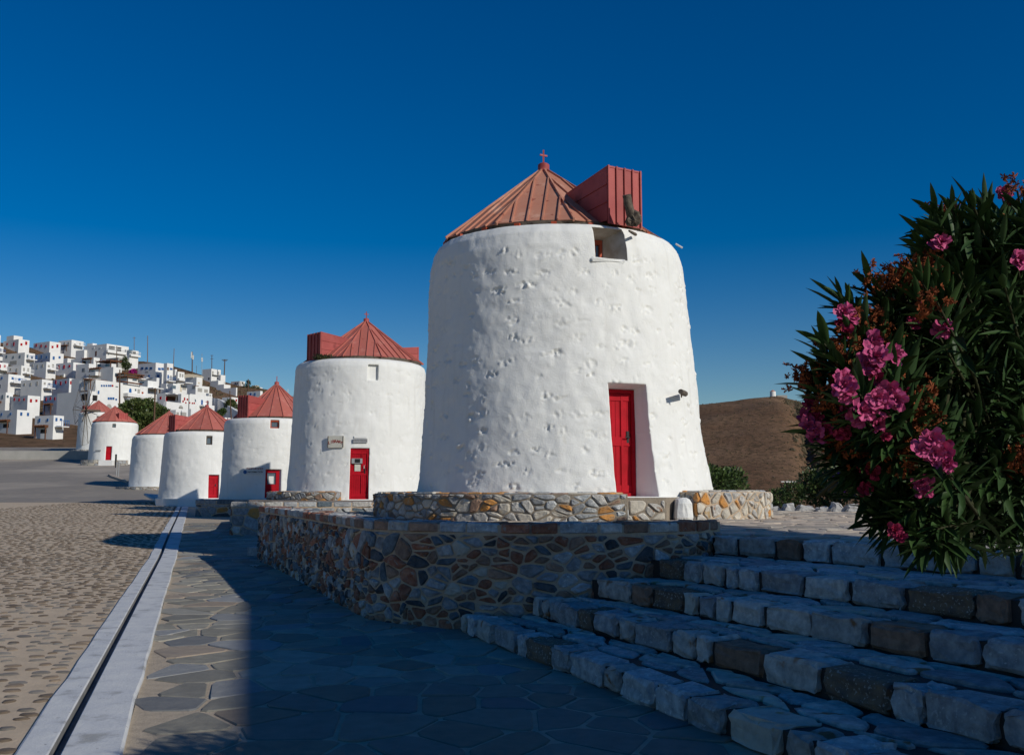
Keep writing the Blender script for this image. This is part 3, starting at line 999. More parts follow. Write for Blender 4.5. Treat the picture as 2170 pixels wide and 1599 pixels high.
    rf = MB(); rf.add([(C[0] + re * .97 * math.sin(2 * math.pi * k / 30), C[1] - re * .97 * math.cos(2 * math.pi * k / 30), ze - .03) for k in range(30)], [tuple(range(30))])
    roofo = rf.build('roof', WOOD, root)
    facet_roof(roofo, C, apex, re, ze, N, m, rg, RED if finial == 'big' else REDR, ph0=rg.uniform(0, .5) if finial != 'big' else .12)
    for (phi, hw, rho, zt, rin, nseam) in dorm:
        nn = Vector((math.sin(phi), -math.cos(phi), 0)); tt = Vector((math.cos(phi), math.sin(phi), 0))
        O = Vector((C[0], C[1], 0))
        D = lambda a, b, c, O=O, tt=tt, nn=nn, ze=ze, zt=zt, rho=rho: O + tt * a + nn * b + Vector((0, 0, c - .12 * max(0, rho - b) * max(0, (c - ze) / (zt - ze))))
        b = MB(); b.box(-hw + .01, hw - .01, rin, rho - .02, ze + .03, zt - .02, D)
        dm = b.build('dormer', REDB, root)
        for i in range(nseam):
            a, c = -hw + 2 * hw * i / nseam, -hw + 2 * hw * (i + 1) / nseam
            b = MB(); b.box(a, c, rho - .019, rho + .0, ze - .06, zt, D); b.box(a - .012, a + .016, rho + .0005, rho + .035, ze - .06, zt + .015, D)
            if i == nseam - 1: b.box(c - .016, c + .012, rho + .0005, rho + .035, ze - .06, zt + .015, D)
            b.build('dormer_panel', REDB, dm)
        for sg in (-1, 1):
            nst = 3
            for i in range(nst):
                za, zb_ = ze + (zt - ze) * i / nst, ze + (zt - ze) * (i + 1) / nst
                b = MB(); x0_, x1_ = sorted((sg * (hw - .009), sg * (hw + .008)))
                b.box(x0_, x1_, rin, rho - .021, za + .004, zb_ - .004, D)
                x0_, x1_ = sorted((sg * (hw + .0085), sg * (hw + .022)))
                b.box(x0_, x1_, rin, rho - .021, za + .004, za + .02, D)
                b.build('side_sheet', REDB, dm)
        b = MB(); b.box(-hw - .012, hw + .012, rin, rho + .01, zt - .019, zt + .012, D); b.build('dormer_top', REDB, dm)
    A_ = Vector(apex)
    if finial:
        k = {'big': 1.0, 'cross': .9, 'spike': .9, 'knob': .6}[finial]
        b = MB(); b.tube([A_ + Vector((0, 0, -.10)), A_ + Vector((0, 0, .10 * k)), A_ + Vector((0, 0, .13 * k))], [.12 * k, .12 * k, .08 * k], 16)
        fn = b.build('finial', REDB, root)
        if finial != 'knob':
            b = MB()
            z_ = A_.z + .12 * k
            b.box(A_.x - .016, A_.x + .016, A_.y - .016, A_.y + .016, z_, z_ + .30 * k)
            if finial != 'spike':
                c_, s_2 = math.cos(.5), math.sin(.5)
                b.box(-.085, .085, -.014, .014, 0, .032, lambda x, y, z: (A_.x + x * c_ - y * s_2, A_.y + x * s_2 + y * c_, z_ + .17 * k + z))
            b.build('cross' if finial != 'spike' else 'spike', REDB, fn)
    return root, axis, Rz

PIH = R
m1, ax1, R1 = mill('largest windmill with red cone roof, box dormer and red plank door, nearest the camera', 1.06, 20.1,
    [(.90, 3.06), (1.3, 2.97), (1.7, 2.90), (2.4, 2.82), (4.0, 2.70), (5.9, 2.58), (6.15, 2.52), (6.30, 2.42)], (-.17, 0), 1, 640, 210,
    [dict(type='door', phi=R(23.2), w=.80, z0=1.36, z1=3.36, d=.44, sl=0, sr=.10, st=.08),
     dict(type='window', phi=R(20.5), w=.64, z0=5.64, z1=6.25, d=.5, sl=0, sr=.26, st=.14, stile=True, sill=True, rm=1)],
    400, .095, ((.85, 20.1), (.66, 20.1, 8.12), 2.33, 6.40, 10, 5), [(R(30), .37, 2.48, 7.42, .9, 4)], 'big', amp=.044, lump=.020)
# wooden shaft stump, peg and beam end of the nearest mill
b = MB()
b.tube([at(1343, 476, 17.65), at(1336, 452, 17.55), at(1331, 430, 17.5), at(1328, 413, 17.45)], [.085, .082, .078, .08], 10)
b.build('shaft_stump', WOOD, m1)
b = MB()
rblock(b, lambda x, y, z: at(1342, 462, 17.6) + Vector((x, y, z)), .13, .12, .14, .09, random.Random(4), .025)
b.build('timber_knot', WOOD, m1)
b = MB(); b.tube([at(1347, 497, 17.9), at(1338, 492, 17.5), at(1333, 489, 17.4)], [.03, .025, .018], 6); b.build('peg', WOOD, m1)
b = MB(); b.tube([at(1452, 834, 18.3), at(1446, 831, 18.0), at(1442, 829, 17.85)], [.055, .05, .045], 7); b.tube([at(1444, 830, 17.9), at(1444, 842, 17.95)], [.03, .012], 5); b.build('beam_end', WOOD, m1)
b = MB(); b.tube([at(1432, 517, 19.9), at(1446, 525, 19.85)], .02, 6); b.build('rain_spout', PAPER, m1)
for k in range(9):
    a = R(-70 + k * 17)
    b = MB(); b.box(-.05, .05, -.25, .05, 0, .07, lambda x, y, z: (.85 + (2.3 + y) * math.sin(a) + x * math.cos(a), 20.1 - (2.3 + y) * math.cos(a) + x * math.sin(a), 6.305 + z))
    b.build('rafter_end', REDW, m1)

m2, ax2, R2 = mill('library windmill with a tall red door and side dormers, second from the camera', -5.90, 38,
    [(.95, 2.68), (1.6, 2.62), (2.4, 2.58), (5.95, 2.47), (6.12, 2.42), (6.20, 2.32)], (.07, 0), 2, 400, 120,
    [dict(type='door_mail', phi=R(10), w=.68, z0=1.14, z1=2.95, d=.12),
     dict(type='niche', phi=R(19), w=.38, z0=5.42, z1=5.98, d=.12)],
    260, .10, ((-5.72, 38), (-5.66, 38, 7.97), 2.25, 6.31, 10, 5), [(R(-48), .47, 2.2, 7.26, .3, 4), (R(128), .40, 2.2, 7.10, .3, 3)], 'cross', amp=.03, lump=.025)
m3, ax3, R3 = mill('information windmill with a glazed red door and blue-dot sign, third from the camera', -11.45, 47,
    [(0.932, 2.28), (1.41, 2.228), (2.281, 2.202), (4.499, 2.149), (4.647, 2.106), (4.7, 2.045)], (.03, 0), 3, 300, 90,
    [dict(type='door_glass', phi=R(18), w=.70, z0=1.106, z1=2.385, d=.15, sr=.08),
     dict(type='window', phi=R(17.7), w=.40, z0=4.247, z1=4.63, d=.13)],
    240, .07, ((-11.27, 47), (-11.22, 47, 6.475), 1.87, 4.804, 20, 1), [(R(-36), .35, 1.87, 5.779, .3, 4), (R(144), .35, 1.85, 5.779, .3, 3)], 'spike', amp=.024)
m4, ax4, R4 = mill('windmill with a low red door half in blue shade, fourth from the camera', -17.37, 56,
    [(0.447, 2.433), (1.41, 2.328), (2.285, 2.276), (4.429, 2.162), (4.561, 2.118), (4.613, 2.057)], (.0, 0), 4, 260, 80,
    [dict(type='door', phi=R(31.5), w=.58, z0=1.025, z1=2.285, d=.18),
     dict(type='window', phi=R(24), w=.32, z0=3.904, z1=4.386, d=.13, fm=WOOD)],
    220, .07, ((-17.33, 56), (-17.29, 56, 6.136), 2.01, 4.736, 20, 1), [(R(-45), .37, 1.98, 5.567, .3, 3), (R(135), .35, 1.93, 5.567, .3, 3)], 'cross', amp=.024)
m5, ax5, R5 = mill('windmill standing half hidden between two others, fifth from the camera', -26.45, 76,
    [(1.2, 2.66), (2.2, 2.6), (5.3, 2.47), (5.45, 2.40), (5.52, 2.35)], (.0, 0), 5, 220, 70, [],
    180, .08, ((-26.4, 76), (-26.35, 76, 7.42), 2.3, 5.62, 20, 1), [(R(35), .35, 1.9, 6.35, .3, 3)], 'knob', amp=.026)
m6, ax6, R6 = mill('windmill with stone benches either side of its small red door, beside the road', -45.0, 112,
    [(3.5, 2.64), (5.2, 2.58), (8.7, 2.46), (8.86, 2.40), (8.92, 2.35)], (.1, 0), 6, 200, 64,
    [dict(type='door_small', phi=R(11), w=.62, z0=4.70, z1=6.22, d=.15),
     dict(type='window', phi=R(19.5), w=.36, z0=8.30, z1=8.72, d=.14, fm=WOOD)],
    120, .08, ((-44.95, 112), (-45.0, 112, 10.85), 2.35, 9.02, 20, 1), [(R(48), .50, 1.95, 9.98, .3, 4)], 'knob', amp=.022)
m7, ax7, R7 = mill('windmill with open wooden sails and wires, farthest along the road', -54.4, 130,
    [(5.4, 2.5), (7, 2.45), (11.2, 2.36), (11.38, 2.3), (11.42, 2.25)], (.0, 0), 7, 160, 50,
    [dict(type='window', phi=R(24), w=.42, z0=10.4, z1=10.9, d=.14, fm=WOOD)],
    60, .08, ((-54.4, 130), (-54.4, 130, 13.1), 2.15, 11.5, 20, 1), [(R(-50), .4, 1.9, 12.35, .3, 3)], 'knob', amp=.02)
# sails of the farthest mill
hub = at(182, 869, 127.0)
sd_ = Vector((math.sin(R(-50)), -math.cos(R(-50)), 0)); sv = Vector((sd_.y, -sd_.x, 0)).normalized()
sw = MB(); sw.tube([hub - sd_ * 1.8, hub + sd_ * .5], .14, 8)
so = sw.build('windshaft', WOOD, m7)
tips = []
for k in range(12):
    a = 2 * math.pi * k / 12 + .18
    e = hub + (sv * math.cos(a) + Vector((0, 0, 1)) * math.sin(a)) * 4.6
    tips.append(e)
    b = MB(); b.tube([hub, e], [.055, .035], 5); b.build('spar', WOOD, so)
rp = MB()
for k in range(12):
    rp.tube([tips[k], tips[(k + 1) % 12]], .014, 3)
    rp.tube([tips[k], hub + sd_ * 1.6], .012, 3)
rp.tube([hub, hub + sd_ * 1.6], .04, 5)
rp.build('rigging', WOOD, so)

# signs on the mills
def surf(ax, Rz, phi, z, h=.04):
    c = ax(z); r = float(Rz(z)) + h
    return Vector((c[0] + r * math.sin(phi), c[1] - r * math.cos(phi), z))
def sign(root, ax, Rz, phi, z, w_, h, m, name='sign_board', th=.03, off=.05):
    O = surf(ax, Rz, phi, z, off)
    tt = Vector((math.cos(phi), math.sin(phi), 0)); nn = Vector((math.sin(phi), -math.cos(phi), 0))
    Mx = lambda a, b, c: O + tt * a + nn * b + Vector((0, 0, c))
    b = MB(); b.box(-w_ / 2, w_ / 2, 0, th, -h / 2, h / 2, Mx)
    return b.build(name, m, root), Mx, th
def text(s, parent, Mx, a, c, b, size, m, name='lettering'):
    cu = bpy.data.curves.new(name, 'FONT')
    cu.body = s; cu.size = size; cu.align_x = 'CENTER'; cu.align_y = 'CENTER'; cu.extrude = .002
    cu.offset = size * .012
    cu.materials.append(m)
    tmp = bpy.data.objects.new('tmp', cu)
    o = link(name, bpy.data.meshes.new_from_object(tmp), parent)
    bpy.data.objects.remove(tmp)
    from mathutils import Matrix
    p0 = Mx(a, b, c); tx = (Mx(a + 1, b, c) - p0).normalized(); nz = (Mx(a, b + 1, c) - p0).normalized()
    tz = Vector((0, 0, 1))
    mt = Matrix((tx, tz, nz)).transposed().to_4x4(); mt.translation = p0
    o.matrix_world = mt
    return o
phi_of = lambda ax, px, Y, R_: math.asin(max(-1, min(1, (at(px, 1000, Y).x - ax(2)[0]) / R_)))
s2, Mx, th = sign(m2, ax2, R2, R(-9.5), 3.18, .60, .42, BOARD, off=.03)
LET = 'LIBRARY'
for i, c_ in enumerate(LET):
    t = (i - 3) / 3
    text(c_, s2, Mx, t * .235, .0 - .05 * t * t + .01, th + .004, .15, LETR)
for q in (-.28, .28):
    b = MB(); b.box(q - .012, q + .012, th, th + .008, -.20, .20, Mx); b.build('batten', WOOD, s2)
s2b, Mx, th = sign(m2, ax2, R2, R(10), 3.22, .50, .15, METAL, name='name_plate', off=.03)
text('ΔΗΜΟΤΙΚΗ ΒΙΒΛΙΟΘΗΚΗ', s2b, Mx, 0, .0, th + .003, .042, LETB)
b = MB(); b.box(-.22, .22, -.02, .0, .09, .17, Mx); b.build('bracket', WHITEF, s2b)
s3, Mx, th = sign(m3, ax3, R3, R(-5.5), 2.33, .84, .32, PAPER, off=.02)
text('ΠΛΗΡΟΦΟΡΙΕΣ', s3, Mx, .09, .08, th + .004, .105, LETR)
text('INFORMATION', s3, Mx, .11, -.06, th + .004, .105, LETB)
b = MB(); b.tube([Mx(-.36, th, -.06), Mx(-.36, th + .012, -.06)], .085, 16); b.build('blue_dot', BLUE, s3)
s6, Mx, th = sign(m6, ax6, R6, R(-15), 5.75, .7, .13, METAL, name='name_plate')
# plant growing on the rim of the library mill
pl = MB()
rp_ = random.Random(8)
for _ in range(260):
    p = at(rp_.uniform(667, 704), 761, 36.1) + Vector((0, rp_.uniform(-.1, .2), rp_.uniform(0, .02)))
    l_ = rp_.uniform(.06, .22); a_ = rp_.uniform(0, 6.3); t_ = rp_.uniform(.2, 1.2)
    d_ = Vector((math.cos(a_) * math.sin(t_), math.sin(a_) * math.sin(t_), math.cos(t_)))
    s_v = d_.cross(Vector((0, 0, 1))).normalized() * .015 if d_.z < .99 else Vector((.015, 0, 0))
    q = p + d_ * l_
    pl.add([p - s_v, p + s_v, q + s_v * 1.6, q - s_v * 1.6], [(0, 1, 2, 3)])
LEAFD = mat('dull_leaf', (.055, .075, .03), (.11, .10, .045), scale=5, bump=0, rand=0)
tag(pl.build('wall_plant', LEAFD), 'small green plant rooted on the rim below the roof of the library windmill', 'plant')
# ---------------------------------------------------------------- stone benches round the mills
def arc(cx, cy, r, a0, a1, n=26):
    return [(cx + r * math.sin(R(a0 + (a1 - a0) * i / n)), cy - r * math.cos(R(a0 + (a1 - a0) * i / n))) for i in range(n + 1)]
BM = [SG, SWG, SPA, SOC, SLB, SBR]
rubble(arc(1.05, 20.1, 3.78, -118, 13), .95, 1.43, 1.05, 'curved sunlit stone bench with orange stones at the foot of the largest windmill', 'stone_bench', BM, (2.6, 3, 3.2, 2.6, 1.6, 2), 31, cx=.26, cy=.155, cop=0, core=MORG, drop=.36, joint=.028, topm=WHITE)
rubble([(2.98, 18.0), (3.22, 17.33), (3.7, 17.5), (4.46, 17.85), (4.75, 18.3), (4.9, 19.2), (4.8, 20.6)], .95, 1.46, .9, 'pale stone bench block to the right of the red plank door', 'stone_bench', [SPA, SWG, SOC, SPA, SG], (5, 3, .9, 2, .5), 32, cx=.17, cy=.2, cop=0, core=MORT, drop=.3, joint=.03, topm=WHITE)
bl = empty('door_landing', 'low whitewashed landing with stone front before the red plank door', 'step')
b = MB()
lp = [(1.86, 16.98), (2.65, 17.14), (3.05, 17.9), (1.75, 18.0)]
b.add([(x, y, 1.345) for x, y in lp] + [(x, y, .9) for x, y in lp], [(0, 1, 2, 3), (0, 4, 5, 1), (1, 5, 6, 2), (2, 6, 7, 3), (3, 7, 4, 0)])
b.build('landing_slab', MORG, bl)
b = MB(); b.add([(x, y, 1.352) for x, y in lp] + [(x, y, 1.346) for x, y in lp], [(0, 1, 2, 3)] + [(i, (i + 1) % 4, 4 + (i + 1) % 4, 4 + i) for i in range(4)]); b.build('landing_top', WHITE, bl)
Ml, _, Ll = path_map([(1.86, 16.98), (2.65, 17.14)])
rgl = random.Random(9)
pl_ = cells(.02, Ll - .02, .95, 1.31, .2, .2, .03, rgl)
stones('stone', pl_, Ml, [SPA, SOC, SWG, SG], bl, rgl, h=(.02, .04), h0=-.02, bev=.015, wts=(3, .8, 2, 1))
b = MB()
rblock(b, lambda x, y, z: (2.97 + x * (1.1 - .8 * z), 17.5 + y, 1.12 + z), .14, .34, .22, .1, rgl, .007)
b.build('rounded_plaster_end', WHITE, bl)
rubble(arc(-5.9, 38, 3.45, -62, -4, 14), 1.10, 1.42, .8, 'short stone bench left of the tall red library door', 'stone_bench', BM, (3, 3, 2.4, 1.2, 2, 1.6), 33, cx=.34, cy=.2, cop=0, core=MORG, drop=.3, topm=WHITE)
rubble(arc(-26.45, 76, 3.5, -62, 45, 14), 1.15, 1.72, .9, 'curved stone plinth under the half hidden windmill', 'stone_bench', [SG, SWG, SPA], (3, 3, 2), 34, cx=.5, cy=.28, cop=0, core=MORG, top=False, topm=WHITEF)
rubble(arc(-45, 112, 3.6, -43, -2, 10), 3.9, 4.72, .9, 'stone bench left of the small red door by the road', 'stone_bench', [SG, SWG, SPA], (3, 3, 2), 35, cx=.6, cy=.4, cop=0, core=MORG, top=False, topm=GREYC)
rubble(arc(-45, 112, 3.4, 27, 50, 10), 3.9, 4.72, .8, 'stone bench right of the small red door by the road', 'stone_bench', [SG, SWG, SPA], (3, 3, 2), 36, cx=.6, cy=.4, cop=0, core=MORG, top=False, topm=GREYC)
b = MB(); b.box(-45.1, -43.6, 108.4, 109.9, 3.8, 4.68); tag(b.build('doorstep', WHITEF), 'white doorstep in front of the small red door by the road', 'step')
slab_poly('terrace', [(-62, 124), (-50, 124), (-50, 136), (-64, 136)], 5.95, 3, GREYC, kind='structure')
b = MB(); b.box(-17.75, -16.5, 53.0, 54.6, .3, 1.01); tag(b.build('doorstep', WHITEF), 'white doorstep below the low red door in blue shade', 'step')
# bench of the farthest mill
rubble(arc(-54.4, 130, 3.2, -60, 30, 10), 5.9, 6.6, .8, 'stone bench under the windmill with sails', 'stone_bench', [SG, SWG, SPA], (3, 3, 2), 37, cx=.6, cy=.4, cop=0, core=MORG, top=False, topm=GREYC)

# ---------------------------------------------------------------- white kerb end, pole, sign posts
kr = empty('kerb_ramp', 'white painted concrete slab jutting over the road at the far kerb end, black legs beneath', 'ramp')
Pk = [at(305, 1045, 60), at(335, 1047, 61), at(379, 1064, 56), at(367, 1071.5, 53), at(345, 1064, 55), at(318, 1053, 58)]
b = MB(); n = len(Pk)
b.add([p for p in Pk] + [p - Vector((0, 0, .10)) for p in Pk], [tuple(range(n))[::-1], tuple(range(n, 2 * n))] + [(i, (i + 1) % n, n + (i + 1) % n, n + i) for i in range(n)])
b.build('slab', KERB, kr)
b = MB()
for q in (340, 347):
    p = at(q, 1066, 55.5); g = Vector((p.x, p.y, float(S(55.5))))
    b.tube([p, g + Vector((.1 if q == 340 else -.05, 0, 0))], .05, 6)
b.tube([Vector((p.x - .5, p.y, float(S(55)) + .03)), Vector((p.x + .3, p.y, float(S(55)) + .03))], .05, 6)
b.build('leg', BLACK, kr)
b = MB()
g = at(352.5, 1064, 55.3)
b.tube([g, g + Vector((0, 0, .5))], .055, 8); b.tube([g + Vector((0, 0, .5)), g + Vector((.03, 0, 2.45))], .028, 8)
b.tube([g, g + Vector((0, 0, .03))], .12, 10)
tag(b.build('metal_pole', METAL), 'thin metal pole standing on the white kerb slab', 'pole')
b = MB()
for q in (246.0, 250.5):
    g = Vector((at(q, 1017, 88).x, 88, float(S(88))))
    b.tube([g, g + Vector((0, 0, 1.25))], .04, 6)
b.tube([g + Vector((-.2, 0, 1.2)), g + Vector((.02, 0, 1.2))], .03, 6)
tag(b.build('sign_post', METAL), 'pair of short galvanised posts on the road island', 'post')
g = Vector((at(245, 986, 104).x, 104, float(S(104))))
b = MB(); b.tube([g, g + Vector((0, 0, .8))], .05, 6); b.box(g.x - .09, g.x + .09, g.y - .03, g.y + .03, g.z + .75, g.z + 1.4)
tag(b.build('road_post', BLACK), 'black post standing before the windmill by the road', 'post')
# painted island kerb
isl = []
for q, yy in ((229, 90), (236, 87), (250, 84), (266, 80.5), (270, 80), (262, 83), (246, 87), (236, 90)):
    p = at(q, 1000, yy); isl.append((p.x, yy))
mb = MB(); n = len(isl)
mb.add([(x, y, float(S(y)) + .16) for x, y in isl] + [(x, y, float(S(y)) - .1) for x, y in isl], [tuple(range(n))] + [(i, (i + 1) % n, n + (i + 1) % n, n + i) for i in range(n)])
mb.build('traffic_island', PZ1, kind='structure')
# low grey wall left of the roadside mill
b = MB(); b.box(-110, -49.5, 117.5, 118.2, 3.2, 6.05); tag(b.build('roadside_wall', GREYC), 'low grey wall in shade left of the roadside windmill', 'wall')
# a scrap of white paper on the pavement
b = MB(); c_ = at(537, 1194, 19.3)
for k in range(5):
    x_, y_ = c_.x - .08 + k * .035, 19.3
    b.add([(x_, y_, .02 + .02 * (k % 2)), (x_ + .035, y_ + .01, .02 + .02 * ((k + 1) % 2)), (x_ + .04, y_ + .10, .03 + .02 * ((k + 1) % 2)), (x_, y_ + .1, .035)], [(0, 1, 2, 3)])
tag(b.build('paper_scrap', PAPER), 'crumpled scrap of white paper on the shaded pavement', 'litter')

# ---------------------------------------------------------------- edge rocks of the plaza
re_ = random.Random(15)
RKM = mat('whitewashed_rock', (.50, .49, .48), (.34, .33, .32), scale=5, bump=.9, bscale=9, bdist=.03)
x_ = 1612
nrk = 0
while x_ < 2200:
    wpx = re_.uniform(14, 44)
    Yr = 24.6 - (x_ - 1612) / 420 * 1.6
    c_ = at(x_ + wpx / 2, 1080, Yr)
    b = MB()
    hx = wpx / 2 / 2100 * Yr
    hz = re_.uniform(.05, .13) * (1.2 if wpx > 26 else .8)
    tl = re_.uniform(-.35, .35)
    rblock(b, lambda x, y, z: (c_.x + x * (1 - .35 * (z > 0)), Yr + y, .96 + hz * .5 + z * (1 + tl * x / hx)), hx, .16, hz, min(hx, .15, hz) * .45, re_, .02)
    o = tag(b.build('edge_rock', RKM), (['first','second','third','fourth','fifth','sixth','seventh','eighth','ninth','tenth'][nrk] + ' whitewashed rock from the left in the row edging the plaza') if nrk < 10 else 'whitewashed rock hidden behind the oleander in the row edging the plaza', 'rock', 'whitewashed rocks edging the plaza')
    x_ += wpx + re_.uniform(0, 3)
    nrk += 1
b = MB(); b.box(4.3, 20, 25.3, 25.9, .3, 1.0); b.build('planting_bed', EARTH, kind='structure')

# ---------------------------------------------------------------- foliage
GRN = mat('bright_leaf', (.045, .085, .018), (.085, .13, .03), scale=3, bump=0, rough=.55, spec=.4, rand=0)
GRD = mat('dark_leaf', (.02, .042, .012), (.04, .065, .018), scale=3, bump=0, rough=.5, spec=.4)
GRO = mat('olive_green_leaf', (.06, .085, .022), (.11, .12, .035), scale=1.2, bump=0, rough=.6)
VIO = mat('violet_petal', (.10, .02, .30), (.16, .03, .36), bump=0)
BARK = mat('grey_bark', (.12, .09, .065), (.07, .05, .04), scale=10, bump=.8)
MAG = mat('magenta_petal', (.48, .015, .22), (.36, .01, .2), bump=0)
def crown(parent, blobs, n, ls, mats, wts, seed, name='crown', up=.3):
    rg = random.Random(seed)
    mb = MB()
    vols = [b_[3] * b_[4] * b_[5] for b_ in blobs]
    for _ in range(n):
        bx = rg.choices(blobs, vols)[0]
        while True:
            p = Vector((rg.gauss(0, 1), rg.gauss(0, 1), rg.gauss(0, 1))).normalized()
            r_ = rg.random() ** .28
            break
        nrm_ = p.copy()
        r_ *= 1 + .22 * math.sin(p.x * 7 + p.z * 5 + seed) * math.cos(p.y * 6 + seed)
        c = Vector((bx[0] + p.x * bx[3] * r_, bx[1] + p.y * bx[4] * r_, bx[2] + p.z * bx[5] * r_))
        d = (nrm_ + Vector((rg.uniform(-.9, .9), rg.uniform(-.9, .9), rg.uniform(-.6, .9) + up))).normalized()
        s = d.cross(Vector((rg.uniform(-1, 1), rg.uniform(-1, 1), rg.uniform(-1, 1)))).normalized()
        L_ = ls * rg.uniform(.6, 1.3)
        W_ = L_ * .28
        mi = rg.choices(range(len(mats)), wts)[0]
        q = c + d * L_ * .5
        mb.add([c, q + s * W_, c + d * L_, q - s * W_], [(0, 1, 2, 3)], mi)
    return mb.build(name, mats, parent)
def shrub(label, blobs, n, ls, mats, wts, seed, base, name='shrub', cat='shrub', group=None, cname='crown'):
    root = empty(name, label, cat, group)
    crown(root, blobs, n, ls, mats, wts, seed, cname)
    b = MB()
    rg = random.Random(seed)
    for k in range(4):
        bx = rg.choice(blobs)
        b.tube([Vector(base) + Vector((rg.uniform(-.1, .1), rg.uniform(-.1, .1), 0)), (Vector(base) + Vector(bx[:3])) / 2 + Vector((rg.uniform(-.1, .1), 0, 0)), Vector(bx[:3])], [.05, .035, .015], 6)
    b.build('trunk', BARK, root)
    return root
def bl_(px, py, Y, rx, ry, rz):
    p = at(px, py, Y); return (p.x, p.y, p.z, rx, ry, rz)
shrub('round bright green shrub right behind the pale stone bench', [bl_(1520, 1022, 22.5, .42, .4, .28), bl_(1548, 1015, 22.8, .32, .4, .26), bl_(1500, 1005, 22.6, .3, .3, .2), bl_(1570, 1032, 22.4, .18, .3, .16)], 2600, .085, [GRN, GRD], (3, 2), 41, at(1530, 1085, 22.5))
shrub('low green shrub at the left end of the rock edging', [bl_(1650, 1055, 25.6, .34, .3, .22), bl_(1680, 1045, 25.8, .32, .3, .30), bl_(1632, 1064, 25.5, .2, .2, .12)], 2200, .07, [GRN, GRD], (2, 3), 42, at(1660, 1082, 25.6))
shrub('dark broad shrub with pale young leaves behind the rocks', [bl_(1745, 1040, 26.0, .62, .5, .45), bl_(1790, 1020, 26.3, .55, .5, .55), bl_(1720, 1025, 26.2, .35, .4, .4)], 5200, .085, [GRD, GRN, GRO], (4, 2, 1), 43, at(1750, 1085, 26))
shrub('leggy green shrub under violet blossom behind the oleander', [bl_(1850, 1020, 25.2, .7, .5, .6), bl_(1900, 1000, 25.0, .8, .5, .8), bl_(1800, 1000, 25.6, .4, .4, .4)], 6500, .10, [GRD, GRN, VIO], (4, 2.4, .5), 44, at(1870, 1085, 25))
shrub('green shrub hidden behind the lower right of the oleander', [bl_(2010, 1010, 24.5, 1.0, .6, .8), bl_(2120, 1000, 24.3, 1.0, .6, .9)], 7000, .10, [GRD, GRN], (3, 2), 45, at(2050, 1085, 24.5))

# the near oleander ------------------------------------------------
OLF = mat('oleander_leaf', (.018, .044, .013), (.032, .068, .018), scale=20, bump=0, rough=.55, spec=.25)
OLL = mat('young_oleander_leaf', (.04, .085, .02), (.028, .062, .016), scale=20, bump=0, rough=.55, spec=.25)
PNK = mat('pink_petal', (.56, .10, .24), (.34, .025, .11), scale=45, bump=0, rough=.6)
PKD = mat('deep_pink_petal', (.36, .02, .08), (.24, .012, .05), scale=30, bump=0, rough=.6)
WTH = mat('withered_blossom', (.30, .075, .02), (.12, .03, .01), scale=40, bump=0, rough=.9)
STM = mat('oleander_stem', (.04, .045, .02), (.03, .028, .016), scale=10, bump=0, spec=.1)
ro = random.Random(1234)
ole = empty('oleander', 'large pink oleander bush with withered brown blossom, close on the right', 'bush')
base = Vector((2.1, 3.2, 0))
def leaf_geo(mb, p, d, L_, W_, rg, mi):
    s = d.cross(Vector((0, 0, 1)))
    s = s.normalized() if s.length > 1e-3 else Vector((1, 0, 0))
    s = (s + Vector((rg.uniform(-.5, .5), rg.uniform(-.5, .5), rg.uniform(-.6, .6)))).normalized()
    s = (s - d * s.dot(d)).normalized()
    nrm_ = s.cross(d)
    droop = rg.uniform(-.02, .16)
    vs = []
    for t, w_ in ((0, .12), (.2, .7), (.45, 1), (.72, .72), (.9, .3), (1, .02)):
        c = p + d * (L_ * t) - Vector((0, 0, 1)) * droop * L_ * t * t
        fold = nrm_ * W_ * .28 * w_
        vs += [c - s * W_ * w_ / 2 + fold, c, c + s * W_ * w_ / 2 + fold]
    fs = []
    for k in range(5):
        a = k * 3
        fs += [(a, a + 1, a + 4, a + 3), (a + 1, a + 2, a + 5, a + 4)]
    mb.add(vs, fs, mi, True)
def inner_dir(rg, c, k, tilt):
    # random direction round axis c
    a = c.cross(Vector((0, 0, 1)))
    a = a.normalized() if a.length > 1e-3 else Vector((1, 0, 0))
    b_ = c.cross(a)
    return (c * math.cos(tilt) + (a * math.cos(k) + b_ * math.sin(k)) * math.sin(tilt)).normalized()
def flower(rg, p, d, sz, m, nm='flower'):
    mb = MB()
    for ring, (np_, tilt, ln) in enumerate(((6, 1.25, 1.0), (5, .9, .8), (5, .45, .6))):
        for k in range(np_):
            q = inner_dir(rg, d, 2 * math.pi * k / np_ + ring * .6 + rg.uniform(-.25, .25), tilt + rg.uniform(-.2, .2))
            s = q.cross(d).normalized()
            L_ = sz * .5 * ln * rg.uniform(.85, 1.15); W_ = L_ * .85
            n_ = q.cross(s)
            vs = [p, p + q * L_ * .45 - s * W_ * .42 + n_ * rg.uniform(-.1, .25) * L_, p + q * L_ * .5 + n_ * rg.uniform(-.15, .1) * L_, p + q * L_ * .45 + s * W_ * .42 + n_ * rg.uniform(-.1, .25) * L_,
                  p + q * L_ * .95 - s * W_ * .32 + d * rg.uniform(-.12, .2) * L_, p + q * L_ * 1.02 + d * rg.uniform(-.2, .12) * L_, p + q * L_ * .93 + s * W_ * .32 + d * rg.uniform(-.12, .2) * L_]
            mb.add(vs, [(0, 1, 2), (0, 2, 3), (1, 4, 5, 2), (2, 5, 6, 3)], 0, False)
    return mb
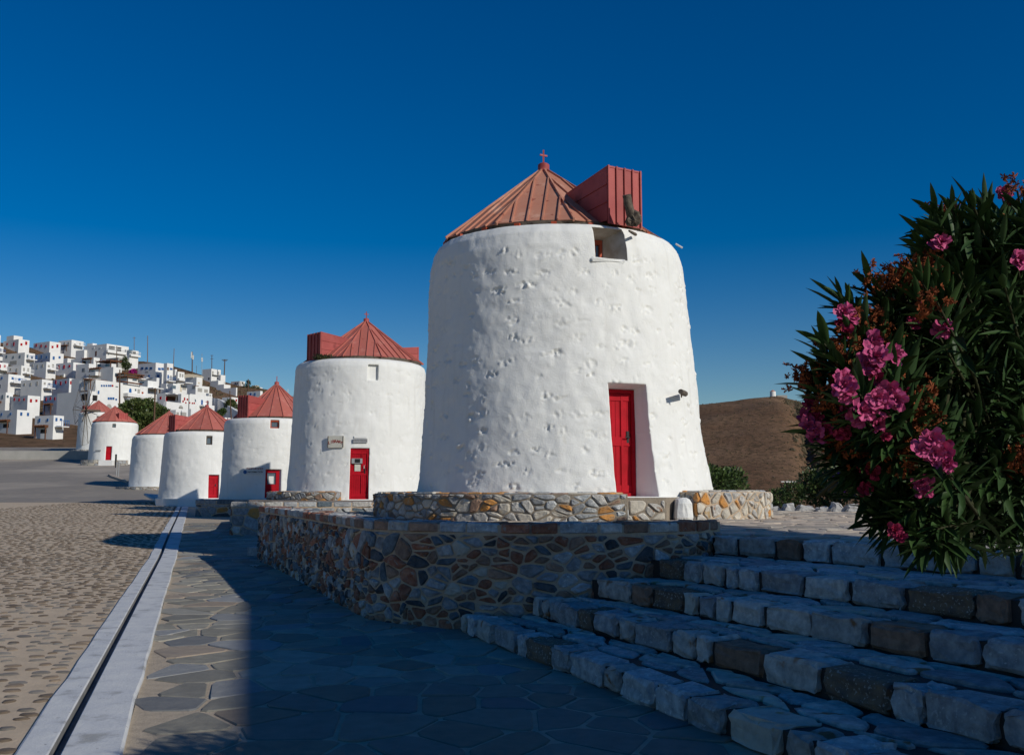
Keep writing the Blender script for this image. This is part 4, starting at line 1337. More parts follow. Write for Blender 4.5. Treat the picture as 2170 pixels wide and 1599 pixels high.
# (px, py, Y, kind) of shoot ends; kind: l leaves, p pink, w withered, d deep pink
SH = [(1978, 445, 2.7, 'l'), (1968, 500, 2.7, 'l'), (1985, 470, 2.75, 'l'), (1990, 515, 2.6, 'p'), (1975, 555, 2.6, 'w'), (1960, 530, 2.7, 'l'), (1990, 590, 2.6, 'w'),
      (1878, 588, 2.5, 'w'), (1915, 575, 2.55, 'w'), (1940, 590, 2.5, 'w'), (1855, 600, 2.5, 'w'), (1895, 600, 2.5, 'w'), (1925, 600, 2.55, 'w'), (1835, 600, 2.5, 'l'), (1775, 630, 2.45, 'l'), (1780, 650, 2.45, 'l'), (1800, 640, 2.5, 'l'), (1860, 640, 2.5, 'l'),
      (1955, 640, 2.5, 'd'), (1925, 690, 2.5, 'd'), (1985, 640, 2.5, 'l'),
      (1800, 668, 2.4, 'p'), (1778, 692, 2.4, 'd'), (1765, 700, 2.42, 'd'), (1815, 690, 2.45, 'w'), (1845, 680, 2.45, 'w'), (1865, 700, 2.5, 'w'), (1840, 720, 2.4, 'w'), (1800, 710, 2.4, 'l'),
      (1745, 728, 2.35, 'l'), (1740, 745, 2.35, 'l'), (1765, 760, 2.3, 'l'), (1860, 735, 2.3, 'p'), (1840, 775, 2.25, 'p'), (1865, 772, 2.25, 'p'), (1855, 790, 2.25, 'd'), (1880, 760, 2.3, 'p'),
      (1702, 792, 2.45, 'w'), (1712, 800, 2.45, 'w'), (1730, 802, 2.45, 'w'), (1745, 778, 2.45, 'l'), (1735, 828, 2.45, 'l'), (1712, 818, 2.45, 'd'), (1735, 830, 2.4, 'l'), (1775, 745, 2.35, 'w'), (1790, 750, 2.4, 'w'),
      (1795, 808, 2.2, 'p'), (1800, 830, 2.2, 'p'), (1785, 835, 2.2, 'p'), (1870, 828, 2.2, 'p'), (1880, 845, 2.2, 'p'), (1860, 850, 2.2, 'p'), (1905, 830, 2.3, 'd'),
      (1825, 880, 2.2, 'p'), (1815, 872, 2.25, 'p'), (1865, 895, 2.25, 'p'), (1862, 912, 2.25, 'd'), (1800, 885, 2.3, 'd'), (1720, 880, 2.4, 'd'), (1712, 895, 2.4, 'p'), (1730, 915, 2.4, 'p'), (1715, 870, 2.4, 'd'), (1745, 920, 2.4, 'd'), (1770, 912, 2.35, 'd'), (1800, 915, 2.35, 'd'), (1785, 900, 2.4, 'w'), (1755, 935, 2.4, 'd'),
      (1770, 860, 2.35, 'w'), (1790, 860, 2.35, 'w'), (1890, 905, 2.35, 'd'), (1910, 880, 2.35, 'w'), (1930, 860, 2.3, 'w'), (1950, 850, 2.3, 'w'), (1940, 880, 2.3, 'w'), (1905, 960, 2.35, 'w'), (1935, 920, 2.3, 'w'), (1960, 900, 2.35, 'w'), (1925, 985, 2.3, 'w'), (1890, 940, 2.4, 'w'),
      (1955, 945, 2.2, 'p'), (1975, 955, 2.2, 'p'), (1985, 970, 2.2, 'p'), (1985, 640, 2.3, 'w'), (1985, 705, 2.4, 'p'), (1945, 1025, 2.3, 'p'), (1850, 1000, 2.4, 'd'), (1840, 985, 2.4, 'd'), (1820, 1040, 2.45, 'd'), (1780, 985, 2.45, 'l'), (1760, 960, 2.45, 'l'), (1800, 1010, 2.45, 'l'), (1790, 940, 2.4, 'w'), (1830, 960, 2.4, 'w'),
      (1900, 1130, 2.3, 'd'), (1915, 1145, 2.3, 'd'), (1860, 1100, 2.4, 'l'), (1850, 1085, 2.4, 'l'), (1870, 1120, 2.4, 'l'), (1845, 1115, 2.4, 'l'), (1940, 1140, 2.35, 'l'), (1965, 1150, 2.35, 'l'), (1900, 1095, 2.35, 'l'), (1880, 1060, 2.4, 'l'), (1830, 1060, 2.45, 'l'), (1925, 1080, 2.3, 'l'), (1985, 1120, 2.3, 'l'), (1960, 1160, 2.3, 'l')]
for _ in range(170):       # the body of the bush
    x_, y_ = ro.uniform(1790, 2190), ro.uniform(560, 1140)
    lim = np.interp(y_, [430, 560, 640, 740, 860, 950, 1060, 1150], [2000, 1930, 1850, 1830, 1790, 1810, 1880, 1960])
    if x_ < lim: continue
    kd_ = ro.choices('lwdp', (13, .9, .9, .5))[0]
    SH.append((x_, y_, ro.uniform(2.4, 3.3), kd_))
    if kd_ == 'w':
        for q in range(4): SH.append((x_ + ro.uniform(-26, 26), y_ + ro.uniform(-16, 16), SH[-1][2] + ro.uniform(-.06, .02), 'w'))
for _ in range(30):
    x_, y_ = ro.uniform(2000, 2200), ro.uniform(380, 560)
    if y_ < 440 - (x_ - 1985) * .25: continue
    SH.append((x_, y_, ro.uniform(2.5, 3.1), ro.choices('lwp', (6, 2, .6))[0]))
leaves, stems, near_leaves = MB(), MB(), []
for (x_, y_, Y_, kd) in SH:
    tip = at(x_, y_, Y_)
    # shoot comes out of the heart of the bush
    heart = tip + Vector((ro.uniform(.15, .4), ro.uniform(.35, .6), ro.uniform(-.3, -.05) if y_ < 860 else ro.uniform(.05, .3)))
    out_ = (tip - Vector((1.75, 3.15, max(1.0, tip.z * .62 + .45))))
    d0 = out_.normalized()
    dend = (d0 + Vector((0, 0, .35 if y_ < 980 else -.1))).normalized()
    pts = [heart, tip - dend * .3, tip - dend * .12, tip]
    stems.tube(pts, [.006, .005, .0035, .003], 5)
    nw = 7 if kd == 'l' else 5
    for k in range(nw):
        back = .02 + k * .032 + (0 if kd == 'l' else .05)
        c = tip - dend * back
        for q in range(3):
            tilt = (.35 + .12 * k if kd == 'l' else .75 + .1 * k) + ro.uniform(-.15, .15)
            dd = inner_dir(ro, dend, q * 2.09 + k * 1.0 + ro.uniform(-.3, .3), tilt)
            L_ = ro.uniform(.07, .125); W_ = L_ * ro.uniform(.15, .2)
            near_leaves.append((c, dd, L_, W_, 1 if ro.random() < .35 else 0))
    if kd in 'pd':
        for q in range(2 if kd == 'p' else 1):
            pos = tip + Vector((ro.uniform(-.018, .018), ro.uniform(-.02, .01), ro.uniform(-.018, .018)))
            fd = (Vector((ro.uniform(-.6, .4), -1, ro.uniform(-.2, .7)))).normalized()
            flower(ro, pos, fd, ro.uniform(.048, .062) if kd == 'p' else ro.uniform(.032, .045), None).build('flower', PNK if kd == 'p' else PKD, ole)
    if kd == 'w':
        b = MB()
        for q in range(24):
            pos = tip + Vector((ro.gauss(0, .024), ro.gauss(0, .02), ro.gauss(0, .02)))
            fl_ = flower(ro, pos, Vector((ro.uniform(-1, 1), ro.uniform(-1, 1), ro.uniform(-.5, 1))).normalized(), ro.uniform(.018, .032), None)
            b.add(fl_.v, [f for f in fl_.f][::2])
        b.build('withered_blossom', WTH, ole)
near_leaves.sort(key=lambda l: (l[0].y + (50 if l[0].x > .45 * l[0].y else 0)))
rest = MB()
for i, (c, dd, L_, W_, mi) in enumerate(near_leaves):
    if i < 300:
        b = MB(); leaf_geo(b, c, dd, L_, W_, ro, 0); b.build('leaf', [OLF, OLL][mi], ole)
    else:
        leaf_geo(rest, c, dd, L_, W_, ro, mi)
# inner foliage filling the body
for _ in range(5600):
    x_, y_ = ro.uniform(1800, 2230), ro.uniform(480, 1168)
    lim = np.interp(y_, [430, 560, 640, 740, 860, 950, 1060, 1150], [2010, 1960, 1880, 1850, 1820, 1840, 1900, 1980])
    if x_ < lim: continue
    p = at(x_, y_, ro.uniform(2.55, 3.5))
    leaf_geo(rest, p, Vector((ro.uniform(-1, .6), ro.uniform(-.6, .6), ro.uniform(-.3, 1))).normalized(), ro.uniform(.08, .13), ro.uniform(.014, .022), ro, 0)
rest.build('foliage', [OLF, OLL], ole, kind='stuff')
for k in range(7):
    a = Vector((ro.uniform(-.12, .12), ro.uniform(-.12, .12), 0))
    stems.tube([base + a, base + a * 2 + Vector((.05, .1, .7)), Vector((1.95 + ro.uniform(-.1, .3), 3.45 + ro.uniform(-.1, .3), 1.5)), Vector((1.6 + ro.uniform(-.35, .3), 3.3 + ro.uniform(-.1, .3), 2.2))], [.03, .024, .016, .008], 7)
stems.build('stems', STM, ole)
print('oleander leaves', len(near_leaves))

# ---------------------------------------------------------------- the hill town
def Yof(px, py):
    s0 = (7.4 - EYE) / 140
    t = (float(ll(py)) - s0) / (float(ll(float(np.interp(px, LT_P, LT_Y)))) - s0)
    return 140 + 190 * max(0.0, min(1.0, t))
class House:
    def __init__(s, label, name='house', cat='house', group='white houses on the hillside'):
        s.root = empty(name, label, cat, group)
        s.b = []
    def block(s, x0, xc, x1, yt, yb, Y=None, m=None, yaw=30, dy=0, part='wall', deep=4, parapet=True):
        Y = Y or Yof(xc, yb)
        Y += dy
        C = at(xc, yb, Y); zt = at(xc, yt, Y).z
        a = R(yaw)
        ul, ur = Vector((-math.cos(a), math.sin(a), 0)), Vector((math.sin(a), math.cos(a), 0))
        def solve(px, u):
            k = at(px, yb, 1).x
            return (k * C.y - C.x) / (u.x - k * u.y)
        L, W = max(solve(x0, ul), .5), max(solve(x1, ur), .5)
        W = min(W, 22)
        M = lambda p, q, z: C + ul * p + ur * q + Vector((0, 0, z))
        h = zt - C.z
        mb = MB()
        if parapet and h > 2:
            mb.box(0, L, 0, W, -deep, h - .35, M)
            for bx in ((0, L, 0, .25), (0, L, W - .25, W), (0, .25, .25, W - .25), (L - .25, L, .25, W - .25)):
                mb.box(*bx, h - .35, h, M)
        else:
            mb.box(0, L, 0, W, -deep, h, M)
        mb.build(part, m or WHITEF, s.root)
        s.b.append((C, ul, ur, M, L, W, h, solve, Y))
        return s
    def _face(s, i, face, px, py):
        C, ul, ur, M, L, W, h, solve, Y = s.b[i]
        u = ul if face == 'l' else ur
        t = solve(px, u)
        P = C + u * t
        z = at(px, py, P.y).z - C.z
        F_ = (lambda a, b, c: M(t + a, -b, z + c)) if face == 'l' else (lambda a, b, c: M(-b, t + a, z + c))
        return F_, P.y / 2100 / (math.cos(R(30)) if face == 'l' else .5 + .3)
    def win(s, i, face, px, py, w, h, m=None, fm=None, part='window', shut=None):
        F_, k = s._face(i, face, px, py)
        Yk = s.b[i][8] / 2100
        w, h = w * k, h * Yk
        f = min(.09, w * .16)
        mb = MB()
        mb.box(-w / 2, -w / 2 + f, 0, .09, -h / 2, h / 2, F_); mb.box(w / 2 - f, w / 2, 0, .09, -h / 2, h / 2, F_)
        mb.box(-w / 2 + f, w / 2 - f, 0, .09, h / 2 - f, h / 2, F_); mb.box(-w / 2 + f, w / 2 - f, 0, .09, -h / 2, -h / 2 + f, F_)
        o = mb.build(part, fm or m or WHITEF, s.root)
        mb = MB(); mb.box(-w / 2 + f, w / 2 - f, .004, .03, -h / 2 + f, h / 2 - f, F_); mb.build('pane', m or GLASS, o)
        if shut:
            for sg in (-1, 1):
                mb = MB(); a, b = sorted((sg * w / 2, sg * w * .95)); mb.box(a, b, .004, .06, -h / 2, h / 2, F_); mb.build('shutter', shut, o)
        return s
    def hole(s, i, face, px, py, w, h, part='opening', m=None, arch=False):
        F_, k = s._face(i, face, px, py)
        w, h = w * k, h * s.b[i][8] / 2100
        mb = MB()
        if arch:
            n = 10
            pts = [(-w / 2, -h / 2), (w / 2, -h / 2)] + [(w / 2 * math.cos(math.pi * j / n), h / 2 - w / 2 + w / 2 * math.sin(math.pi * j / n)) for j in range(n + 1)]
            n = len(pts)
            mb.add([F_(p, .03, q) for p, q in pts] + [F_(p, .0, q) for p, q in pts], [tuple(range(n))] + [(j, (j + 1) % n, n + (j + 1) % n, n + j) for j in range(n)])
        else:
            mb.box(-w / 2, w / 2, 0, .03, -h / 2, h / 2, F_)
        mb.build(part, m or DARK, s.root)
        return s
    def ledge(s, i, face, px, py, w, h, out=1.2, m=None, part='balcony', rail=None):
        F_, k = s._face(i, face, px, py)
        w, h = w * k, h * s.b[i][8] / 2100
        mb = MB(); mb.box(-w / 2, w / 2, 0, out, -h / 2, h / 2, F_)
        o = mb.build(part, m or WHITEF, s.root)
        if rail:
            mb = MB()
            mb.box(-w / 2, w / 2, out - .05, out - .01, h / 2 + .85, h / 2 + .95, F_)
            n = max(3, int(w / .35))
            for j in range(n + 1):
                x = -w / 2 + w * j / n
                mb.box(x - .03, x + .03, out - .05, out - .01, h / 2, h / 2 + .86, F_)
            mb.build('railing', rail, o)
        return s
def pergola(root, i, px, py, w, d=3.0, h=.22):
    C, ul, ur, M, L, W, hh, solve, Y = root.b[i]
    t = solve(px, ul); P = C + ul * t
    z = at(px, py, P.y).z - C.z
    ww = w * P.y / 2100 / math.cos(R(30))
    mb = MB(); mb.box(t - ww / 2, t + ww / 2, -.6, d, z, z + h, M)
    for q in range(5):
        x = t - ww / 2 + ww * q / 4
        mb.box(x - .06, x + .06, -.9, d + .2, z + h + .005, z + h + .15, M)
    o = mb.build('pergola', BROWN, root.root)
    mb = MB()
    for q in (-.48, .48): mb.box(t + ww * q - .07, t + ww * q + .07, -.5, -.36, z - 2.0, z - .01, M)
    mb.build('post', BROWN, o)

H = House('long white house on the hilltop skyline, above a grey concrete basement')
H.block(177, 225, 272, 728, 757, Y=318).block(268, 274, 293, 741, 759, Y=312).block(224, 250, 292, 757, 780, Y=309, m=GREYC, parapet=False, part='basement').block(160, 178, 190, 741, 757, Y=322)
H.block(184, 196, 205, 727, 737, Y=324)
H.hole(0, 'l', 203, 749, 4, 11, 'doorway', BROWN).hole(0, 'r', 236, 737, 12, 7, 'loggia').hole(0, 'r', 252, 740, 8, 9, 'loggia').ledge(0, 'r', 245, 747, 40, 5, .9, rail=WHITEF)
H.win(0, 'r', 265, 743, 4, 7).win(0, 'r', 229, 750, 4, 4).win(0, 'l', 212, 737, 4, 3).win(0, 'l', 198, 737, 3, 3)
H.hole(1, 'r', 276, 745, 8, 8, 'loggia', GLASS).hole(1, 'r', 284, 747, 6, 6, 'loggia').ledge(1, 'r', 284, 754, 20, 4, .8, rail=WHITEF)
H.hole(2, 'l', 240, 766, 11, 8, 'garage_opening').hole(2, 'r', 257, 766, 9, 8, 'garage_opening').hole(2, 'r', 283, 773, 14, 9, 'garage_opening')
H = House('white house at the left with two brown pergola terraces and grey sofa porch')
H.block(150, 198, 211, 757, 772, Y=292).block(160, 187, 206, 770, 802, Y=276)
H.hole(0, 'l', 178, 768, 10, 6, 'loggia').hole(0, 'l', 190, 769, 7, 6, 'loggia', GLASS); pergola(H, 0, 186, 761, 24)
H.hole(1, 'l', 176, 784, 8, 8, 'loggia', GLASS)
H = House('white cubic house with brown roof terrace and one small grey window')
H.block(187, 239, 257, 777, 806, Y=262).block(206, 236, 246, 770, 778, Y=270)
pergola(H, 1, 222, 766.5, 40); H.hole(1, 'l', 210, 774, 9, 6, 'loggia', GLASS).hole(1, 'l', 228, 774, 12, 5, 'loggia', GLASS)
H.win(0, 'r', 246, 794, 6, 7, GLASS).hole(0, 'l', 196, 788, 9, 7, 'loggia', GLASS).ledge(0, 'l', 202, 793, 26, 8, 1.5); pergola(H, 0, 202, 782, 28)
H = House('white terrace house with brown pergolas stepping down beside magenta blossom')
H.block(255, 262, 290, 790, 808, Y=262).block(250, 270, 300, 799, 812, Y=255)
H.hole(0, 'r', 272, 799, 12, 4, 'loggia').hole(1, 'r', 285, 805, 9, 4, 'loggia', GLASS)
pergola(H, 0, 259, 793, 18, 6); pergola(H, 1, 262, 800, 30, 7)
H = House('large white house with a row of small blue windows, behind the mill with sails')
H.block(165, 200, 258, 804, 866, Y=214, yaw=24).block(150, 182, 212, 800, 838, Y=226)
for q in (213, 218, 223, 228, 232): H.win(0, 'r', q, 817, 3, 4, BLUE)
H.win(0, 'r', 236, 817, 3, 4, REDD).win(0, 'r', 245, 819, 5, 2, GLASS)
for q in (229, 234, 239): H.win(0, 'r', q, 844, 4, 5, BLUE)
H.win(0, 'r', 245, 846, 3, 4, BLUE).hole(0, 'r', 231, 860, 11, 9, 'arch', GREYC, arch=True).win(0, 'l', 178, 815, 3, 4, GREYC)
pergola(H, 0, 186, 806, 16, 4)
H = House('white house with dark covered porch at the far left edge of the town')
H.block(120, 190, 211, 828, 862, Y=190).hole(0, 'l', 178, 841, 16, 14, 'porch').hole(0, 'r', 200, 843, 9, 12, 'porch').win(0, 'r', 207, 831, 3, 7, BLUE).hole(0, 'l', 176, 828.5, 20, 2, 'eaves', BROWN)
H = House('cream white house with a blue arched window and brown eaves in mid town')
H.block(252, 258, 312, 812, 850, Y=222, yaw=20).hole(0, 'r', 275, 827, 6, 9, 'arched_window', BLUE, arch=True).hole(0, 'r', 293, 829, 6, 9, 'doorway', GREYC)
H.win(0, 'r', 286, 826, 3, 4, GLASS).win(0, 'r', 301, 832, 4, 4, REDW).ledge(0, 'r', 284, 839, 54, 7, 1.4, part='terrace_wall'); H.ledge(0, 'r', 272, 811, 50, 2, .9, BROWN, 'eaves')
H = House('white garden house with an arch and grey base wall above the big green tree')
H.block(268, 276, 316, 842, 862, Y=203, yaw=20).hole(0, 'r', 280, 848, 8, 9, 'arch', GREYC, arch=True).ledge(0, 'r', 300, 845, 30, 3, .8, GREYC)
H = House('tall white house with rows of blue shuttered windows and a blue balcony')
H.block(290, 328, 352, 768, 824, Y=272).block(345, 352, 365, 769, 826, Y=269).block(366, 370, 374, 782, 812, Y=276)
for q in (300, 309, 318.5): H.win(0, 'l', q, 780, 3.4, 5, DARK, BLUE, shut=BLUE)
for q in (336, 343): H.win(0, 'r', q, 781.5, 3, 5, BLUE, shut=BLUE)
H.win(0, 'l', 315, 797, 4, 6, BLUE).win(0, 'r', 334, 796.5, 5, 6, BLUE).hole(0, 'l', 309.5, 788, 8, 3, 'name_plate', GREYC)
H.win(1, 'r', 354, 781, 3, 6, BROWN).win(1, 'r', 361, 781.5, 3, 4, BLUE, shut=BLUE).win(1, 'r', 355, 798, 3, 8, BLUE).ledge(1, 'r', 358, 808, 15, 2, 1.2, rail=BLUE)
H.hole(1, 'r', 361, 801, 5, 12, 'arch', GREYC, arch=True).win(0, 'r', 335, 813, 4, 9, GREYC).win(0, 'r', 350, 815, 3, 5, GREYC)
H = House('white front porch with two arches below the blue shuttered house')
H.block(289, 310, 316, 799, 815, Y=258).block(308, 331, 337, 800, 822, Y=256)
H.hole(0, 'l', 299, 798, 9, 6, 'arch', DARK, arch=True).hole(1, 'l', 323, 812, 9, 8, 'arch', GREYC, arch=True).ledge(1, 'l', 318, 801, 14, 1, .3, BLUE).ledge(0, 'l', 300, 804, 22, 2, 1.4)
H = House('low white house with a flat porch roof on the bend beside the wooden pole')
H.block(294, 312, 334, 806, 838, Y=238).hole(0, 'l', 300, 810, 12, 3, 'loggia', GLASS).hole(0, 'r', 320, 828, 12, 7, 'porch', GREYC).ledge(0, 'r', 322, 823.5, 22, 2, 2.2).win(0, 'l', 299, 829, 4, 5, GLASS).win(0, 'l', 304, 829, 3, 5, GLASS)
H = House('narrow white house with two pale doors just right of the blue balcony')
H.block(372, 376, 390, 787, 815, Y=274).win(0, 'r', 381, 795, 3, 8, GREYC).win(0, 'r', 386, 796, 3, 7, GREYC).ledge(0, 'r', 383, 805, 20, 5, 1.2).hole(0, 'l', 374, 807, 3, 14, 'side_wall', CREAM)
H = House('white house with blue shade porch and cream pillars in the centre of the town')
H.block(355, 366, 396, 812, 834, Y=252).hole(0, 'r', 368, 820, 8, 7, 'porch', GLASS).hole(0, 'r', 383, 823, 4, 14, 'pillar', CREAM).hole(0, 'r', 390, 822, 8, 8, 'porch', GREYC).ledge(0, 'r', 389, 812, 16, 2, 2)
H.block(340, 352, 362, 812, 832, Y=255).win(1, 'r', 355, 816, 3, 5, GLASS)
H = House('plain white cube house with one tiny window near the brown slope')
H.block(392, 416, 428, 799, 818, Y=266).win(0, 'r', 421, 811, 3, 3, CREAM).ledge(0, 'l', 402, 800, 20, 1, .3)
H = House('white house with long shaded terraces facing right above the red-domed mill')
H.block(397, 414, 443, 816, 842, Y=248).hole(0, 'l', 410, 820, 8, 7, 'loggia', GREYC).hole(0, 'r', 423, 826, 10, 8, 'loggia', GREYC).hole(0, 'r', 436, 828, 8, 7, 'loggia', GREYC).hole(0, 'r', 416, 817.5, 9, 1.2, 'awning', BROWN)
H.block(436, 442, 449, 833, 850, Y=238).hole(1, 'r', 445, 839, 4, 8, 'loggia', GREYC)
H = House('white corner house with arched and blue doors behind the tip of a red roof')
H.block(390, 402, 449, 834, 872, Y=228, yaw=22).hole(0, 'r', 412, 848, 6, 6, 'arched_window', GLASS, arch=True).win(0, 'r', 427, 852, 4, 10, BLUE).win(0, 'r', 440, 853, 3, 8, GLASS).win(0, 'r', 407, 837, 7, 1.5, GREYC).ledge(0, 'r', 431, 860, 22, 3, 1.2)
H.block(434, 440, 454, 858, 880, Y=214)
H = House('white house with dark red shutters and doors under a flat porch slab')
H.block(331, 350, 384, 832, 858, Y=222).win(0, 'l', 340, 843, 4, 6, REDD).hole(0, 'r', 362, 844, 18, 9, 'porch', BROWN).hole(0, 'r', 379, 845, 9, 8, 'porch', BROWN).ledge(0, 'r', 367, 837, 34, 2.6, 3.2, part='porch_slab')
H.block(376, 383, 412, 834, 868, Y=219)
for q, yy, hh in ((390, 845, 6), (387, 850, 4), (396, 846, 4), (393, 853, 3), (401, 853, 3), (407, 854, 3), (411, 854, 3)): H.win(1, 'r', q, yy, 2.6, hh, REDD)
H.win(0, 'r', 352.5, 845, 4, 9, REDD)
H = House('white terraced front with a half-round arch above the flat garage roof')
H.block(346, 352, 398, 850, 870, Y=208, yaw=22).hole(0, 'r', 383, 861, 11, 5, 'arch', GREYC, arch=True)
H.block(360, 372, 398, 868, 886, Y=200, yaw=22).hole(1, 'r', 388, 877, 15, 8, 'garage_opening', GREYC).hole(1, 'r', 376, 877, 6, 8, 'garage_opening', GREYC)
H.block(398, 404, 428, 866, 884, Y=198, yaw=22)
H = House('tall white house standing alone on the brown slope near the skyline')
H.block(428, 447, 467, 781, 812, Y=318).block(462, 467, 477, 794, 818, Y=316).hole(0, 'l', 442.5, 802, 3, 5, 'window_hole').win(0, 'r', 450, 790, 3, 8, GREYC).win(0, 'r', 462, 791, 3, 8, GREYC).win(0, 'r', 462, 802, 3, 4, DARK).win(0, 'r', 462, 809, 3, 4, DARK).win(1, 'r', 470, 810, 2, 5, GREYC).win(1, 'r', 474, 811, 2, 5, GREYC)
H.ledge(0, 'r', 456, 795, 16, 1, .8, GREYC)
H = House('white boundary walls stepping down the slope below the lone tall house', 'garden_wall', 'wall', None)
H.block(458, 474, 488, 814, 832, Y=300, parapet=False).block(470, 500, 502, 821, 832, Y=296, parapet=False).block(445, 462, 474, 806, 826, Y=306, parapet=False)
H = House('small white house with dark doors on the far right of the skyline')
H.block(489, 508, 519, 807, 815, Y=329).win(0, 'r', 514, 811, 3, 4, DARK).win(0, 'l', 503, 812, 2, 4, DARK).win(0, 'l', 499, 812, 2, 4, DARK)
H = House('pale rubble house on the crest among dark bushes')
H.block(533, 541, 549, 816, 824, Y=329, m=CREAM).block(545, 549, 556, 820, 826, Y=330)
H = House('white house with two blue windows peeping over a red dormer')
H.block(523, 551, 556, 828, 850, Y=252).win(0, 'l', 531, 836, 4, 7, BLUE).win(0, 'l', 540, 835, 3, 6, BLUE)
H = House('low white house with one red window left of the dark red dormer')
H.block(470, 490, 516, 841, 864, Y=238).win(0, 'r', 500, 848, 3, 5, REDD)
H = House('white cottage below the winding white path')
H.block(466, 476, 492, 884, 896, Y=150)
# houses further left, beyond the photographed picture
rh = random.Random(51)
rows = [('topmost', 712, 26, 0), ('second', 738, 32, 0), ('third', 766, 36, 0), ('fourth', 796, 40, 0), ('fifth', 832, 44, 0), ('lowest', 872, 50, 0)]
SHN = {'BLUE': 'blue', 'REDD': 'red', 'GREYC': 'grey', 'GLASS': 'dark'}
cols_ = ['far left', 'left', 'inner left', 'middle', 'right']
for ri, (rw, yt0, hh, _) in enumerate(rows):
    x0 = -55 + ri * 9
    for ci in range(5):
        wL, wR = rh.uniform(26, 48), rh.uniform(14, 34)
        if x0 + wL > 160 - (ri == 5) * 20: break
        yt = yt0 + rh.uniform(-7, 7) + ci * 2.2
        sn = rh.choice(list(SHN)); wm = globals()[sn]
        H = House('white house with %s windows, %s in the %s row left of the pergola terraces' % (SHN[sn], cols_[ci], rw))
        H.block(x0, x0 + wL, x0 + wL + wR, yt, yt + hh, yaw=rh.uniform(22, 38))
        if rh.random() < .7: H.block(x0 + rh.uniform(2, 8), x0 + wL * .7, x0 + wL + wR * .4, yt - rh.uniform(7, 12), yt + 4, dy=6)
        if 0: H.block(x0 + wL * .5, x0 + wL + 3, x0 + wL + wR * rh.uniform(.7, 1.1), yt + hh * .5, yt + hh + 3, dy=-5)
        nw = rh.choice((2, 3, 3))
        for q in range(nw): H.win(0, 'l', x0 + wL * (q + .6) / (nw + .3), yt + rh.uniform(8, 11), 3.5, rh.choice((5, 6, 8)), wm)
        for q in range(2): H.win(0, 'r', x0 + wL + wR * (q + .6) / 2.3, yt + rh.uniform(8, 12), 3.5, rh.choice((5, 7)), wm)
        if rh.random() < .7: H.ledge(0, 'r', x0 + wL + wR * .5, yt + hh * .5, wR * .7, 2, 1.6, rail=rh.choice((WHITEF, BLUE)))
        if rh.random() < .6: H.hole(0, 'l', x0 + wL * .5, yt + hh * .68, wL * .4, 8, 'porch', rh.choice((DARK, GREYC)), arch=rh.random() < .5)
        if rh.random() < .5: pergola(H, 0, x0 + wL * .45, yt + hh * .52, wL * .7, 2.6)
        x0 += wL + wR * rh.uniform(.75, 1.25) + rh.uniform(-2, 4)
# winding white path wall
pw = MB()
pts = [(448, 848, 240), (458, 849, 238), (466, 852, 232), (474, 858, 224), (484, 866, 212), (496, 874, 200), (505, 879, 190)]
P_ = [at(a, b_, c) for a, b_, c in pts]
for i in range(len(P_) - 1):
    a, b_ = P_[i], P_[i + 1]
    pw.add([a + Vector((0, 0, -3)), b_ + Vector((0, 0, -3)), b_ + Vector((0, 0, .6)), a + Vector((0, 0, .6)), a + Vector((.3, 1.2, .6)), b_ + Vector((.3, 1.2, .6))], [(0, 1, 2, 3), (3, 2, 5, 4)])
tag(pw.build('garden_wall', WHITEF), 'winding whitewashed wall descending the brown slope', 'wall')
pw = MB()
P_ = [at(a, b_, 300) for a, b_ in ((390, 795), (400, 794), (412, 795), (424, 798), (430, 802))]
for i in range(len(P_) - 1):
    a, b_ = P_[i], P_[i + 1]
    pw.add([a + Vector((0, 0, -2)), b_ + Vector((0, 0, -2)), b_ + Vector((0, 0, .3)), a + Vector((0, 0, .3)), a + Vector((.3, .6, .3)), b_ + Vector((.3, .6, .3))], [(0, 1, 2, 3), (3, 2, 5, 4)])
tag(pw.build('garden_wall', CREAM), 'low pale stone wall along the slope left of the lone tall house', 'wall')
# trees of the town
def tree(label, blobs, n, ls, mats, wts, seed, gx, gy, Y, name='tree', cat='tree', cname='crown', group=None):
    g = at(gx, gy, Y)
    return shrub(label, blobs, n, ls, mats, wts, seed, (g.x, g.y, g.z - 1), name, cat, group, cname)
tree('broad olive green tree growing behind the roadside windmill', [bl_(262, 882, 165, 1.2, 1.4, 2.0), bl_(285, 868, 166, 2.1, 1.8, 1.7), bl_(312, 872, 168, 2.3, 1.8, 2.0), bl_(335, 880, 167, 2.0, 1.8, 1.5), bl_(300, 892, 165, 3.0, 1.8, 1.4), bl_(275, 908, 160, 1.6, 1.4, 1.5), bl_(310, 862, 170, 1.6, 1.5, 1.1), bl_(352, 892, 168, 1.3, 1.2, 1.0)], 15000, .42, [GRO, GRN, GRD], (5, 2.4, 1.6), 61, 300, 925, 166)
tree('small dark conifer beside the concrete basement on the hilltop', [bl_(264, 766, 300, .7, .7, 1.6), bl_(268, 775, 300, 1.3, 1, 1.0)], 900, .45, [GRD, GRO], (3, 1), 62, 266, 786, 300)
tree('magenta bougainvillea against the blue shuttered house', [bl_(282, 788, 274, .9, .8, .75), bl_(278, 792, 274, .7, .6, .5)], 700, .35, [MAG, MAG, GRD], (5, 3, .5), 63, 281, 797, 274, 'bougainvillea', 'shrub', 'blossom')
tree('green tree before the low white house with one red window', [bl_(489, 855, 215, 1.0, 1.0, .9), bl_(496, 861, 214, .9, .9, .7), bl_(482, 858, 216, .7, .7, .5)], 1500, .35, [GRO, GRD], (3, 1), 64, 489, 872, 215)
tree('bright green bush on the brown slope under the white path', [bl_(469, 874, 185, .7, .6, .55), bl_(474, 870, 185, .5, .5, .4)], 900, .28, [GRN, GRD], (3, 1), 65, 470, 883, 185)
